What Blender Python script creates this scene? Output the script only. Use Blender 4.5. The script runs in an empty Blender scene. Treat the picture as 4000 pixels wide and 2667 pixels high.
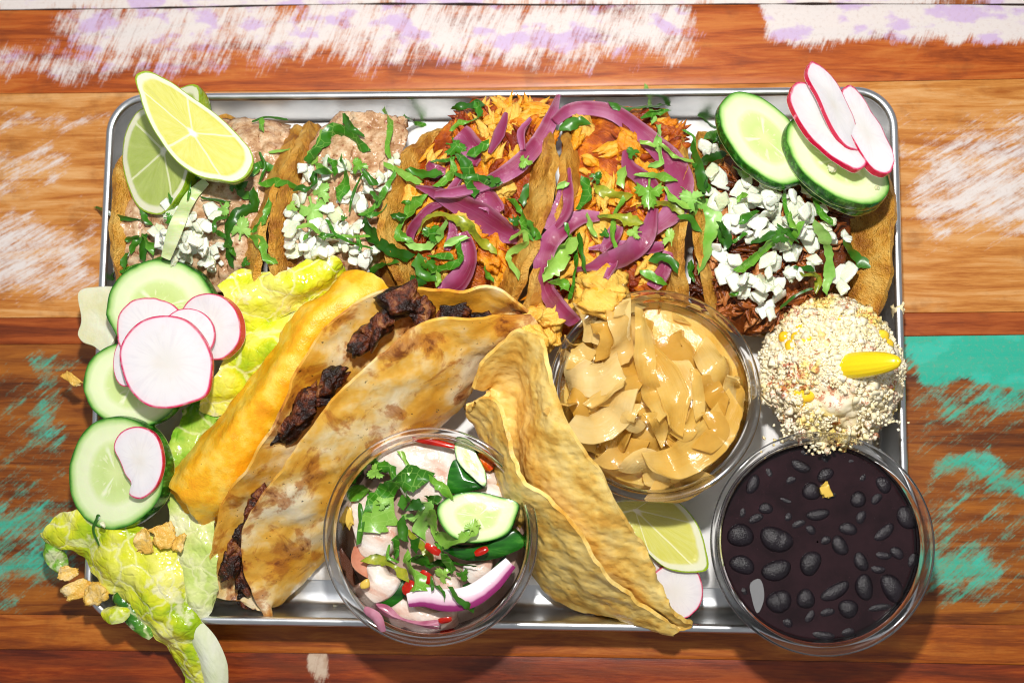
import bpy, math, random
import numpy as np
from mathutils import Euler, Vector

# ------------------------------------------------------------------ camera, world, lamps, exposure
CM = 0.01
scene = bpy.context.scene
COL = scene.collection
CAM_ROT = Euler((math.radians(6.54538), math.radians(3.27802), math.radians(0.51804)), 'XYZ')
CAM_POS = np.array([3.61712, -5.04998, 50.35786])          # cm
FPX = 4000 * 42 / 36.0
cam_d = bpy.data.cameras.new('camera'); cam = bpy.data.objects.new('camera', cam_d); COL.objects.link(cam)
cam.location = Vector(CAM_POS * CM); cam.rotation_euler = CAM_ROT
cam_d.lens = 42; cam_d.sensor_width = 36; cam_d.sensor_fit = 'HORIZONTAL'
cam_d.clip_start = 0.01; cam_d.clip_end = 50
cam_d.dof.use_dof = True; cam_d.dof.focus_distance = 0.462; cam_d.dof.aperture_fstop = 10
scene.camera = cam
world = bpy.data.worlds.new('World'); scene.world = world; world.use_nodes = True
bg = world.node_tree.nodes['Background']; bg.inputs[0].default_value = (0.93, 0.96, 1.0, 1); bg.inputs[1].default_value = 0.31

def lamp(name, loc, target, size, power, color, shape='DISK'):
    d = bpy.data.lights.new(name, 'AREA'); d.shape = shape; d.size = size; d.energy = power; d.color = color
    o = bpy.data.objects.new(name, d); COL.objects.link(o)
    o.location = loc; o.rotation_euler = (Vector(target) - Vector(loc)).to_track_quat('-Z', 'Y').to_euler()
    return o
# the flash on top of the camera, and an added soft overhead fill standing in for room bounce
lamp('flash', (0.030, 0.095, 0.50), (0.0, 0.0, 0.0), 0.026, 2.6, (1.0, 0.965, 0.92))
lamp('bounce_fill', (-0.25, 0.75, 1.6), (0, 0, 0), 0.9, 3.2, (0.95, 0.97, 1.0), 'SQUARE')
scene.view_settings.view_transform = 'Standard'; scene.view_settings.look = 'None'
scene.view_settings.exposure = 0.0; scene.view_settings.gamma = 1.0; scene.view_settings.use_curve_mapping = False
scene.render.engine = 'CYCLES'
scene.cycles.use_denoising = True; scene.cycles.filter_width = 1.1
scene.cycles.max_bounces = 10; scene.cycles.transparent_max_bounces = 24
scene.cycles.sample_clamp_indirect = 4.0

# ------------------------------------------------------------------ helpers: pixels, noise, height map
_R = np.array(CAM_ROT.to_matrix())
def P(px, py, z):
    """the point of the scene (cm) at height z that stands at this place of the photograph"""
    d = _R @ np.array([(px - 2000) / FPX, -(py - 1333.5) / FPX, -1.0])
    return CAM_POS + d * ((z - CAM_POS[2]) / d[2])
def crop(x0, y0, s):
    return lambda pts: [(x0 + s * p[0], y0 + s * p[1]) + tuple(p[2:]) for p in pts]
C1 = crop(300, 200, .6057); C2 = crop(1000, 300, .574); C3 = crop(1900, 300, .6057); C4 = crop(2600, 200, .7018)
CV = crop(1200, 1600, .6057); CO = crop(2100, 1050, .6376); CB = crop(2650, 1600, .6377)
PXCM = 104.0                                                # photo pixels per cm at food height

def _h(i, j, k, s):
    n = (i * 374761393 + j * 668265263 + k * 1274126177 + s * 974634777) & 0xffffffff
    n = ((n ^ (n >> 13)) * 1274126177) & 0xffffffff
    return ((n ^ (n >> 16)) & 0xffff) / 32767.5 - 1
def vn(p, seed=0):
    p = np.asarray(p, float); i = np.floor(p).astype(np.int64); f = p - i; f = f * f * (3 - 2 * f); r = 0
    for a in (0, 1):
        for b in (0, 1):
            for c in (0, 1):
                w = (f[..., 0] if a else 1 - f[..., 0]) * (f[..., 1] if b else 1 - f[..., 1]) * (f[..., 2] if c else 1 - f[..., 2])
                r = r + w * _h(i[..., 0] + a, i[..., 1] + b, i[..., 2] + c, seed)
    return r
def fbm(p, seed=0, o=3):
    r = 0; a = 1.0; p = np.asarray(p, float)
    for k in range(o):
        r = r + a * vn(p, seed + 17 * k); p = p * 2.03; a *= .5
    return r
HM = np.full((520, 380), 0.0)                               # height map, 1 mm cells, used to lay food on food
def _cell(x, y):
    return np.clip(((np.asarray(x) + 26) * 10).astype(int), 0, 519), np.clip(((np.asarray(y) + 19) * 10).astype(int), 0, 379)
def stack(v):
    i, j = _cell(v[:, 0], v[:, 1]); np.maximum.at(HM, (i, j), v[:, 2])
def hz(x, y, r=1):
    i, j = _cell(x, y); i = int(i); j = int(j)
    return float(HM[max(i - r, 0):i + r + 1, max(j - r, 0):j + r + 1].max())
def hmean(x, y, r=3):
    i, j = _cell(x, y); i = int(i); j = int(j)
    a = HM[max(i - r, 0):i + r + 1, max(j - r, 0):j + r + 1]
    return float(np.percentile(a, 75))
def clock(px, py, cx, cy, R):
    h = round(math.degrees(math.atan2(px - cx, cy - py)) / 30) % 12 or 12; r = math.hypot(px - cx, py - cy) / R
    w = 'one two three four five six seven eight nine ten eleven twelve'.split()[h - 1]
    return 'near the very centre' if r < .16 else f"at {w} o'clock " + ('near the centre' if r < .42 else 'halfway out' if r < .72 else 'by the rim')
def drop(px, py, lift=0.0, r=2, f=hmean):
    z = 4.0
    for _ in range(4):
        p = P(px, py, z); z = f(p[0], p[1], r) + lift
    return P(px, py, z)

# ------------------------------------------------------------------ helpers: objects
def tag(o, label=None, cat=None, group=None, kind=None):
    for k, v in (('label', label), ('category', cat), ('group', group), ('kind', kind)):
        if v: o[k] = v
    return o
def mk(name, V, F, mat, parent=None, attrs=None, smooth=True, sharp=None, label=None, cat=None, group=None, kind=None, st=True, origin=None):
    V = np.asarray(V, float)
    if st: stack(V)
    c = np.array([(V[:, 0].min() + V[:, 0].max()) / 2, (V[:, 1].min() + V[:, 1].max()) / 2, V[:, 2].min()]) if origin is None else np.asarray(origin, float)
    me = bpy.data.meshes.new(name)
    F = F if isinstance(F, list) and len(F) and isinstance(F[0], np.ndarray) else [np.asarray(F)]
    L = np.concatenate([f.ravel() for f in F]).astype(np.int32)
    ln = np.concatenate([np.full(len(f), f.shape[1], np.int32) for f in F])
    me.vertices.add(len(V)); me.vertices.foreach_set('co', ((V - c) * CM).ravel().astype(np.float32))
    me.loops.add(len(L)); me.loops.foreach_set('vertex_index', L)
    me.polygons.add(len(ln)); me.polygons.foreach_set('loop_start', (np.cumsum(ln) - ln).astype(np.int32))
    me.update(calc_edges=True); me.validate()
    me.polygons.foreach_set('use_smooth', np.full(len(me.polygons), smooth))
    if attrs:
        for k, a in attrs.items():
            at = me.attributes.new(k, 'FLOAT', 'POINT'); at.data.foreach_set('value', np.asarray(a, np.float32))
    if sharp: me.set_sharp_from_angle(angle=math.radians(sharp))
    me.materials.append(mat.mat if hasattr(mat, 'mat') else mat)
    o = bpy.data.objects.new(name, me); COL.objects.link(o)
    o.location = Vector(c * CM)
    if parent:
        o.parent = parent; o.location = Vector(c * CM) - parent.location
    return tag(o, label, cat, group, kind)
def thing(name, label, cat, p, group=None, kind=None):
    o = bpy.data.objects.new(name, None); COL.objects.link(o); o.location = Vector(np.asarray(p) * CM); o.empty_display_size = .02
    return tag(o, label, cat, group, kind)

def cr(p, n):
    """a smooth curve through the points, n samples"""
    p = np.asarray(p, float)
    if len(p) == 1: return np.repeat(p, n, 0)
    d = np.r_[0, np.cumsum(np.maximum(np.linalg.norm(np.diff(p, axis=0), axis=1), 1e-6))]
    m = np.gradient(p, d, axis=0) if len(p) > 2 else np.repeat((p[1:] - p[:1]) / d[-1], 2, 0)
    t = np.linspace(0, d[-1], n); i = np.clip(np.searchsorted(d, t, 'right') - 1, 0, len(p) - 2)
    h = (d[i + 1] - d[i])[:, None]; s = (t - d[i])[:, None] / h
    return ((2*s**3 - 3*s**2 + 1) * p[i] + (s**3 - 2*s**2 + s) * h * m[i] + (-2*s**3 + 3*s**2) * p[i+1] + (s**3 - s**2) * h * m[i+1])
def gnorm(G):
    a = np.gradient(G, axis=0); b = np.gradient(G, axis=1); n = np.cross(b, a)
    return n / np.maximum(np.linalg.norm(n, axis=2, keepdims=True), 1e-9)
def gfaces(h, w, off=0, wrap=False):
    i = np.arange(h - 1)[:, None]; j = np.arange(w if wrap else w - 1)[None, :]
    j2 = (j + 1) % w
    return np.stack(np.broadcast_arrays(i * w + j, i * w + j2, (i + 1) * w + j2, (i + 1) * w + j), -1).reshape(-1, 4) + off
def shell(G, th, up=True):
    """a grid of points becomes a closed sheet of this thickness; returns V, F, attrs u v side"""
    h, w, _ = G.shape; n = gnorm(G)
    if up and n[..., 2].mean() < 0: n = -n
    th = np.asarray(th, float); th = th[..., None] if th.ndim else th
    A = G + n * th / 2; B = G - n * th / 2
    V = np.r_[A.reshape(-1, 3), B.reshape(-1, 3)]; N = h * w
    f = gfaces(h, w)
    ring = np.r_[np.arange(w), np.arange(1, h) * w + w - 1, (h - 1) * w + np.arange(w - 2, -1, -1), np.arange(h - 2, 0, -1) * w]
    r2 = np.roll(ring, -1)
    F = np.r_[f, f[:, ::-1] + N, np.stack([r2, ring, ring + N, r2 + N], 1)]
    u, v = np.meshgrid(np.linspace(0, 1, w), np.linspace(0, 1, h)); u = u.ravel(); v = v.ravel()
    return V, F, dict(u=np.r_[u, u], v=np.r_[v, v], side=np.r_[np.zeros(N), np.ones(N)])
def grid(rows, nu, nv, px=True):
    R = []
    for r in rows:
        q = np.array([P(*p) for p in r]) if px else np.asarray(r, float)
        R.append(cr(q, nu))
    R = np.array(R)
    return np.stack([cr(R[:, k], nv) for k in range(nu)], 1)
def sheet(name, rows, mat, nu=40, nv=30, th=.15, amp=.05, freq=1.2, wob=.05, wfreq=1.5, seed=0, o=3, px=True, ragged=0, amp2=0, freq2=2.2, **kw):
    G = grid(rows, nu, nv, px)
    if wob:
        G = G + np.stack([fbm(G * wfreq, seed + 5, 3), fbm(G * wfreq, seed + 9, 3), np.zeros(G.shape[:2])], 2) * wob
    if ragged:
        c = G.mean((0, 1)); e = np.ones(G.shape[:2]); 
        for k in (0, 1): e[k, :] = 1 - ragged * (1 - k * .5) * (.5 + .5 * vn(G[k] * 2.2, seed)); e[-1 - k, :] = 1 - ragged * (1 - k * .5) * (.5 + .5 * vn(G[-1 - k] * 2.2, seed + 3))
        G = c + (G - c) * e[..., None]
    G = G + gnorm(G) * (fbm(G * freq, seed, o) * amp)[..., None]
    if amp2: G = G + gnorm(G) * ((1 - 2 * np.abs(fbm(G * freq2, seed + 50, 2))) * amp2)[..., None]
    V, F, A = shell(G, th)
    return mk(name, V, F, mat, attrs=A, sharp=55, **kw)
def ribbon(name, pts, w, mat, lift=.06, th=.05, arch=.12, twist=.35, ser=0.0, taper=.6, nu=None, nw=5, seed=0, wprof=None, zs=None, ruff=0.0, vee=0.0, slant=0.0, teeth=0.0, **kw):
    """a strip along pixel points, laid on what is under it; w in photo pixels"""
    L = sum(math.dist(pts[i][:2], pts[i + 1][:2]) for i in range(len(pts) - 1))
    nu = nu or int(np.clip(L / 11, 8, 60))
    q = cr([p[:2] for p in pts], nu)
    if zs is not None: z = cr([[k] for k in zs], nu)[:, 0]
    else:
        z = np.array([drop(a, b, lift)[2] for a, b in q])
        for _ in range(3): z = np.maximum(np.convolve(np.pad(z, 2, 'edge'), np.ones(5) / 5, 'valid'), z * .5 + .5 * np.convolve(np.pad(z, 2, 'edge'), np.ones(5) / 5, 'valid'))
    c = np.array([P(a, b, k) for (a, b), k in zip(q, z)])
    t = np.gradient(c, axis=0); t /= np.linalg.norm(t, axis=1, keepdims=True) + 1e-9
    s = np.cross(t, [0, 0, 1]); s /= np.linalg.norm(s, axis=1, keepdims=True) + 1e-9; n = np.cross(s, t)
    k = np.linspace(0, 1, nu)
    tw = twist * (vn(np.stack([k * 2.5 + seed * 1.7, k * 0, k * 0], 1), seed) * 1.6)
    s, n = s * np.cos(tw)[:, None] + n * np.sin(tw)[:, None], n * np.cos(tw)[:, None] - s * np.sin(tw)[:, None]
    W = (np.interp(k, np.linspace(0, 1, len(w)), w) if hasattr(w, '__len__') else np.full(nu, float(w))) / PXCM / 2
    if wprof != 'flat': W = W * (1 - taper * np.abs(2 * k - 1) ** 3.5)
    if teeth: W = W * (1 + .35 * vn(np.stack([k * L / 60, k * 0 + seed * .7, k * 0 + 3], 1), 7))
    x = np.linspace(-1, 1, nw)
    e1 = 1 + ser * vn(np.stack([k * L / 22, k * 0 + seed, k * 0], 1), 3); e2 = 1 + ser * vn(np.stack([k * L / 22, k * 0 + seed, k * 0 + 9], 1), 4)
    ws = np.where(x[None] < 0, (W * e1)[:, None] * x[None], (W * e2)[:, None] * x[None])
    if teeth:                                                  # saw-toothed leaf margin
        saw = 1 - teeth * np.random.default_rng(seed).uniform(-.3, 1.2, nu)[:, None]; ws = np.where(np.abs(x)[None] > .9, ws * saw, ws)
        lobe = 1 - teeth * .9 * np.clip(np.sin(k * L / 26 + seed) * 1.6 - .7, 0, 1)[:, None]; ws = np.where(x[None] > .2, ws * lobe, ws)
    G = c[:, None] + s[:, None] * ws[..., None] + n[:, None] * ((1 - x ** 2)[None] * (W * arch * 2)[:, None] - np.abs(x)[None] * (W * vee)[:, None])[..., None]
    if slant: G = G + t[:, None] * ((np.sign(2 * k - 1) * np.abs(2 * k - 1) ** 6)[:, None] * x[None] * W[:, None] * slant * (1 if seed % 2 else -1))[..., None]
    if ruff: G = G + n[:, None] * (fbm(G * 2.2, seed) * ruff)[..., None]
    V, F, A = shell(G, th)
    return mk(name, V, F, mat, attrs=A, sharp=50, **kw)
def leafdisc(name, px, py, size, ang, mat, lift=.1, lobes=5, th=.035, seed=0, cup=.1, **kw):
    """a lobed, serrated leaf about size pixels across"""
    na, nr = 60, 5; c = drop(px, py, lift); R = size / PXCM / 2
    a = np.linspace(0, 2 * math.pi, na, endpoint=False)
    b = np.angle(np.exp(1j * a)); prof = (.50 + .50 * np.abs(np.cos(1.5 * b)) ** .7) * np.where(np.arange(na) % 3 == 0, 1.06, .90)
    prof = np.where(np.abs(b) > 2.2, .34, prof); prof = np.where(np.abs(b) > 2.95, .75, prof)
    rr = np.linspace(0.02, 1, nr)[:, None] * R * prof[None]
    x = rr * np.cos(a); y = rr * np.sin(a) * .85; co, si = math.cos(ang), math.sin(ang)
    X = c[0] + x * co - y * si; Y = c[1] + x * si + y * co
    tx, ty = vn(np.array([[seed * 3.3, .5, .5]]), 1)[0] * .45, vn(np.array([[seed * 3.3, 7.5, .5]]), 2)[0] * .45
    rn = np.linspace(0, 1, nr)[:, None]
    Z = c[2] + tx * (X - c[0]) + ty * (Y - c[1]) + fbm(np.stack([X * 2, Y * 2, X * 0 + seed], 2), seed) * .1 - cup * rn ** 2 * R - .25 * np.abs(y)
    G = np.stack([X, Y, Z], 2)
    V = np.r_[G.reshape(-1, 3), G.reshape(-1, 3) - [0, 0, th]]; N = na * nr
    f = gfaces(nr, na, 0, True); rim = np.arange(na) + (nr - 1) * na; r2 = np.roll(rim, -1)
    F = [np.r_[f, f[:, ::-1] + N, np.stack([rim, r2, r2 + N, rim + N], 1)]]
    u = np.broadcast_to(a / 6.2832, (nr, na)).ravel(); v = np.broadcast_to(rn, (nr, na)).ravel()
    return mk(name, V, F, mat, attrs=dict(u=np.r_[u, u], v=np.r_[v, v], side=np.r_[u * 0, u * 0 + 1]), sharp=50, **kw)
def ellipse(cx, cy, rx, ry, ang=0, n=72, irr=.02, seed=0, cut=None):
    a = np.linspace(0, 2 * math.pi, n, endpoint=False); r = 1 + irr * fbm(np.stack([np.cos(a) * 1.5, np.sin(a) * 1.5, a * 0 + seed * 2.1], 1), seed)
    x = rx * r * np.cos(a); y = ry * r * np.sin(a); t = math.radians(ang)
    return [(cx + p * math.cos(t) - q * math.sin(t), cy + p * math.sin(t) + q * math.cos(t)) for p, q in zip(x, y)]
def smooth_poly(pts, n=72):
    p = np.array(list(pts) + [pts[0]], float); m = len(pts)
    q = cr(np.r_[p[-3:-1], p, p[1:3]], n * 8); d = np.r_[0, np.cumsum(np.linalg.norm(np.diff(q, axis=0), axis=1))]
    i0 = np.argmin(np.linalg.norm(q[:n * 4] - p[0], axis=1)); i1 = n * 4 + np.argmin(np.linalg.norm(q[n * 4:] - p[0], axis=1))
    t = np.linspace(d[i0], d[i1], n, endpoint=False)
    return [(np.interp(k, d, q[:, 0]), np.interp(k, d, q[:, 1])) for k in t]
def slab(name, outline, z, mat, gx=0.0, gy=0.0, th=.4, dome=0.0, bowl=0.0, rings=9, side=5, down=None, amp=.012, freq=2.5, center=None, seed=0, bulge=.03, wav=0.0, **kw):
    """a slice: flat face with this outline (pixels), z = height at its centre, gx gy = rise in cm per 100 px to the right / downward; attributes rad (0..1 face, 1..2 side), ang"""
    o = np.array(outline, float); n = len(o); c2 = o.mean(0) if center is None else np.array(center, float)
    zf = lambda q: z + gx * (q[..., 0] - c2[0]) / 100 + gy * (q[..., 1] - c2[1]) / 100
    top = []; rad = []; rr = np.r_[0.04, np.linspace(0.16, .8, rings - 4), .88, .94, .975, 1.0]
    for r in rr:
        q = c2 + (o - c2) * r; zz = zf(q) + dome * (1 - r * r)
        top.append([P(a, b, k) for (a, b), k in zip(q, zz)]); rad.append(r)
    T = np.array(top)
    n3 = np.cross(T[-1, n // 3] - T[-1, 0], T[-1, 2 * n // 3] - T[-1, 0]); n3 /= np.linalg.norm(n3)
    if n3[2] < 0: n3 = -n3
    d = -n3 if down is None else np.array(down, float) / np.linalg.norm(down)
    edge = T[-1]; cen = edge.mean(0)
    S = []; srad = []
    for k in range(1, side + 1):
        t = k / side
        if bowl: e = cen + (edge - cen) * math.cos(t * 1.45) + d * (bowl * math.sin(t * 1.45))
        else: e = cen + (edge - cen) * (1 + bulge * math.sin(t * math.pi)) + d * (th * t)
        S.append(e); srad.append(1 + t)
    last = S[-1]
    B = [np.array(last).mean(0) + (last - np.array(last).mean(0)) * f for f in (.6, .05)]
    V = np.concatenate([T, np.array(S), np.array(B)], 0); H = V.shape[0]
    if wav: V = V + n3 * (fbm(V * .45, seed + 40, 2) * wav)[..., None]
    V = V + n3 * (fbm(V * freq, seed, 3) * amp)[..., None]
    R = np.repeat(np.array(rad + srad + [2.0, 2.0])[:, None], n, 1); A = np.repeat((np.arange(n) / n)[None], H, 0)
    F = [gfaces(H, n, 0, True)[:, ::-1], np.arange(n)[None], (np.arange(n)[::-1] + (H - 1) * n)[None]]
    rel = (V - cen)
    return mk(name, V.reshape(-1, 3), F, mat, attrs=dict(rad=R.ravel(), ang=A.ravel(), lx=rel[..., 0].ravel(), ly=rel[..., 1].ravel()), sharp=50, **kw)
def cube_grid(n):
    V = {}; vs = []; F = []
    def vid(p):
        k = tuple(np.round(p, 5))
        if k not in V: V[k] = len(vs); vs.append(p)
        return V[k]
    g = np.linspace(-1, 1, n + 1)
    for ax in range(3):
        for s in (-1, 1):
            for i in range(n):
                for j in range(n):
                    q = []
                    for a, b in ((0, 0), (1, 0), (1, 1), (0, 1)):
                        p = np.zeros(3); p[ax] = s; p[(ax + 1) % 3] = g[i + a]; p[(ax + 2) % 3] = g[j + b]; q.append(vid(p))
                    F.append(q if s > 0 else q[::-1])
    return np.array(vs), np.array(F)
CG3 = cube_grid(3); CG5 = cube_grid(5); CG10 = cube_grid(10)
def rotm(e): return np.array(Euler(e, 'XYZ').to_matrix())
def chunk_v(size, rot, base=CG3, rnd=.35, nz=.12, freq=1.3, seed=0, ):
    V = base[0].copy(); l = np.linalg.norm(V, axis=1, keepdims=True)
    V = V * (1 - rnd) + V / l * 1.15 * rnd
    V = V * (1 + nz * fbm(V * freq + seed * 3.71, seed, 3))[:, None]
    V[:, 0] += V[:, 1] * .25 * math.sin(seed); V[:, 1] *= 1 + .2 * math.sin(seed * 2.3) * V[:, 0]
    return (V * np.asarray(size) / 2) @ rotm(rot).T
def chunk(name, c, size, rot, mat, base=CG3, rnd=.35, nz=.12, freq=1.3, seed=0, sharp=40, **kw):
    return mk(name, chunk_v(size, rot, base, rnd, nz, freq, seed) + np.asarray(c), base[1], mat, sharp=sharp, **kw)
def lathe(name, prof, c, mat, n=112, parent=None, tilt=(0, 0), **kw):
    p = np.array(prof, float); a = np.linspace(0, 2 * math.pi, n, endpoint=False)
    V = np.stack([p[:, :1] * np.cos(a), p[:, :1] * np.sin(a), np.repeat(p[:, 1:2], n, 1)], 2)
    V[..., 2] += V[..., 0] * tilt[0] + V[..., 1] * tilt[1]
    F = [gfaces(len(p), n, 0, True)]
    if p[0, 0] < .02: pass
    return mk(name, V.reshape(-1, 3) + np.asarray(c), F, mat, parent=parent, st=False, **kw)
def shreds(pos, length, rad, dirs, seed=0, bend=.5, flat=.6, seg=7, ns=6, rough=.25):
    """many bent tapered strands in one mesh: V, F, rnd"""
    rng = np.random.default_rng(seed); N = len(pos); k = np.linspace(-.5, .5, seg)
    d = dirs / np.linalg.norm(dirs, axis=1, keepdims=True)
    s = np.cross(d, [0, 0, 1.0]); s /= np.linalg.norm(s, axis=1, keepdims=True) + 1e-9; n = np.cross(s, d)
    b1 = rng.normal(0, bend, N); b2 = rng.normal(-.2, bend * .6, N); b3 = rng.normal(0, bend * .7, N)
    q = k[None] ** 2 - .08
    C = pos[:, None] + length[:, None, None] * (d[:, None] * k[None, :, None] + s[:, None] * (b1[:, None] * q + b3[:, None] * k[None] ** 3 * 2)[..., None] + n[:, None] * (b2[:, None] * q)[..., None])
    a = np.linspace(0, 2 * math.pi, ns, endpoint=False) + rng.uniform(0, 6, N)[:, None]
    pr = np.maximum(1 - np.abs(2 * k) ** 3.0, .12)
    R = rad[:, None, None] * pr[None, :, None] * (1 + rough * rng.normal(0, 1, (N, seg, ns)).clip(-1.5, 1.5))
    f = rng.uniform(flat, 1, N)[:, None, None]
    V = C[:, :, None] + s[:, None, None] * (R * np.cos(a)[:, None])[..., None] + n[:, None, None] * (R * f * np.sin(a)[:, None])[..., None]
    M = seg * ns
    f0 = gfaces(seg, ns, 0, True); caps = np.array([list(range(ns))[::-1], [(seg - 1) * ns + i for i in range(ns)]])
    F = [(f0[None] + (np.arange(N) * M)[:, None, None]).reshape(-1, 4), (caps[None] + (np.arange(N) * M)[:, None, None]).reshape(-1, ns)]
    return V.reshape(-1, 3), F, np.repeat(rng.uniform(0, 1, N), M)

# ------------------------------------------------------------------ materials
def rgb(h):
    h = h.lstrip('#'); v = [int(h[i:i + 2], 16) / 255 for i in (0, 2, 4)]
    return tuple(((c + .055) / 1.055) ** 2.4 if c > .04045 else c / 12.92 for c in v) + (1,)
class M:
    def __init__(s, name):
        s.mat = bpy.data.materials.new(name); s.mat.use_nodes = True; s.t = s.mat.node_tree
        s.b = s.t.nodes['Principled BSDF']; s.out = s.t.nodes['Material Output']
    def n(s, ty, **ins):
        nd = s.t.nodes.new('ShaderNode' + ty)
        for k, v in ins.items():
            if k.startswith('_'): setattr(nd, k[1:], v)
        for k, v in ins.items():
            if not k.startswith('_'): s.put(nd.inputs[int(k[1:])] if k[0] == 'i' and k[1:].isdigit() else nd.inputs[k], v)
        return nd
    def put(s, sock, v):
        if isinstance(v, bpy.types.NodeSocket): s.t.links.new(v, sock)
        elif isinstance(v, str): sock.default_value = rgb(v)
        else: sock.default_value = v
    def pos(s, k=100, world=False, rand=True):
        """coordinates in cm"""
        v = s.n('NewGeometry').outputs['Position'] if world else s.n('TexCoord').outputs['Object']
        v = s.n('VectorMath', _operation='SCALE', i0=v, i3=k).outputs[0]
        if rand and not world:
            r = s.n('ObjectInfo').outputs['Random']; r = s.m('MULTIPLY', r, 60)
            v = s.n('VectorMath', _operation='ADD', i0=v, i1=r).outputs[0]
        return v
    def map(s, v, scale=(1, 1, 1), rot=(0, 0, 0), loc=(0, 0, 0)):
        if any(rot): v = s.n('Mapping', Vector=v, Rotation=tuple(math.radians(a) for a in rot)).outputs[0]; rot = (0, 0, 0)
        return s.n('Mapping', Vector=v, Scale=scale, Rotation=tuple(math.radians(a) for a in rot), Location=loc).outputs[0]
    def attr(s, k): return s.n('Attribute', _attribute_name=k).outputs['Fac']
    def rnd(s): return s.n('ObjectInfo').outputs['Random']
    def noise(s, v, scale=1, detail=4, rough=.55, dist=0):
        return s.n('TexNoise', Vector=v, Scale=scale, Detail=detail, Roughness=rough, Distortion=dist).outputs['Fac']
    def vor(s, v, scale=1, feat='F1', out='Distance', rand=1):
        return s.n('TexVoronoi', _feature=feat, Vector=v, Scale=scale, Randomness=rand).outputs[out]
    def m(s, op, a, b=0.0, c=0.0, clamp=False):
        nd = s.n('Math', _operation=op, _use_clamp=clamp, i0=a, i1=b)
        if op in ('MULTIPLY_ADD', 'SMOOTH_MIN', 'COMPARE'): s.put(nd.inputs[2], c)
        return nd.outputs[0]
    def step(s, x, a, b): return s.n('MapRange', _interpolation_type='SMOOTHSTEP', Value=x, **{'From Min': a, 'From Max': b}).outputs[0]
    def ramp(s, fac, stops):
        nd = s.n('ValToRGB', Fac=fac); e = nd.color_ramp.elements
        while len(e) < len(stops): e.new(.5)
        for i, (p, c) in enumerate(stops): e[i].position = p; e[i].color = rgb(c) if isinstance(c, str) else c
        return nd.outputs[0]
    def mix(s, f, a, b, mode='MIX'):
        nd = s.n('Mix', _data_type='RGBA', _blend_type=mode); s.put(nd.inputs[0], f); s.put(nd.inputs[6], a); s.put(nd.inputs[7], b); return nd.outputs[2]
    def bump(s, h, strength=.5, dist=.1, nrm=None):
        nd = s.n('Bump', Height=h, Strength=strength, Distance=dist * CM * 1.25)
        if nrm: s.put(nd.inputs['Normal'], nrm)
        return nd.outputs[0]
    def sep(s, v): return s.n('SeparateXYZ', Vector=v).outputs
    def set(s, **k):
        names = dict(base='Base Color', rough='Roughness', metal='Metallic', ior='IOR', alpha='Alpha', normal='Normal', sss='Subsurface Weight', rad='Subsurface Radius', sscale='Subsurface Scale',
                     spec='Specular IOR Level', coat='Coat Weight', coatr='Coat Roughness', trans='Transmission Weight', sheen='Sheen Weight')
        for a, v in k.items(): s.put(s.b.inputs[names[a]], v)
        return s
    def glow(s, f, col):
        """a share of the light scatters through to the far side of the thin slice"""
        t = s.n('BsdfTranslucent', Color=col if not isinstance(col, str) else rgb(col)); x = s.n('MixShader', i0=f, i1=s.b.outputs[0], i2=t.outputs[0]); s.t.links.new(x.outputs[0], s.out.inputs['Surface']); return s
    def thin(s, f, tint):
        """a share of the light passes straight through the thin slice"""
        t = s.n('BsdfTransparent', Color=rgb(tint)); x = s.n('MixShader', i0=f, i1=s.b.outputs[0], i2=t.outputs[0]); s.t.links.new(x.outputs[0], s.out.inputs['Surface']); return s

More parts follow.
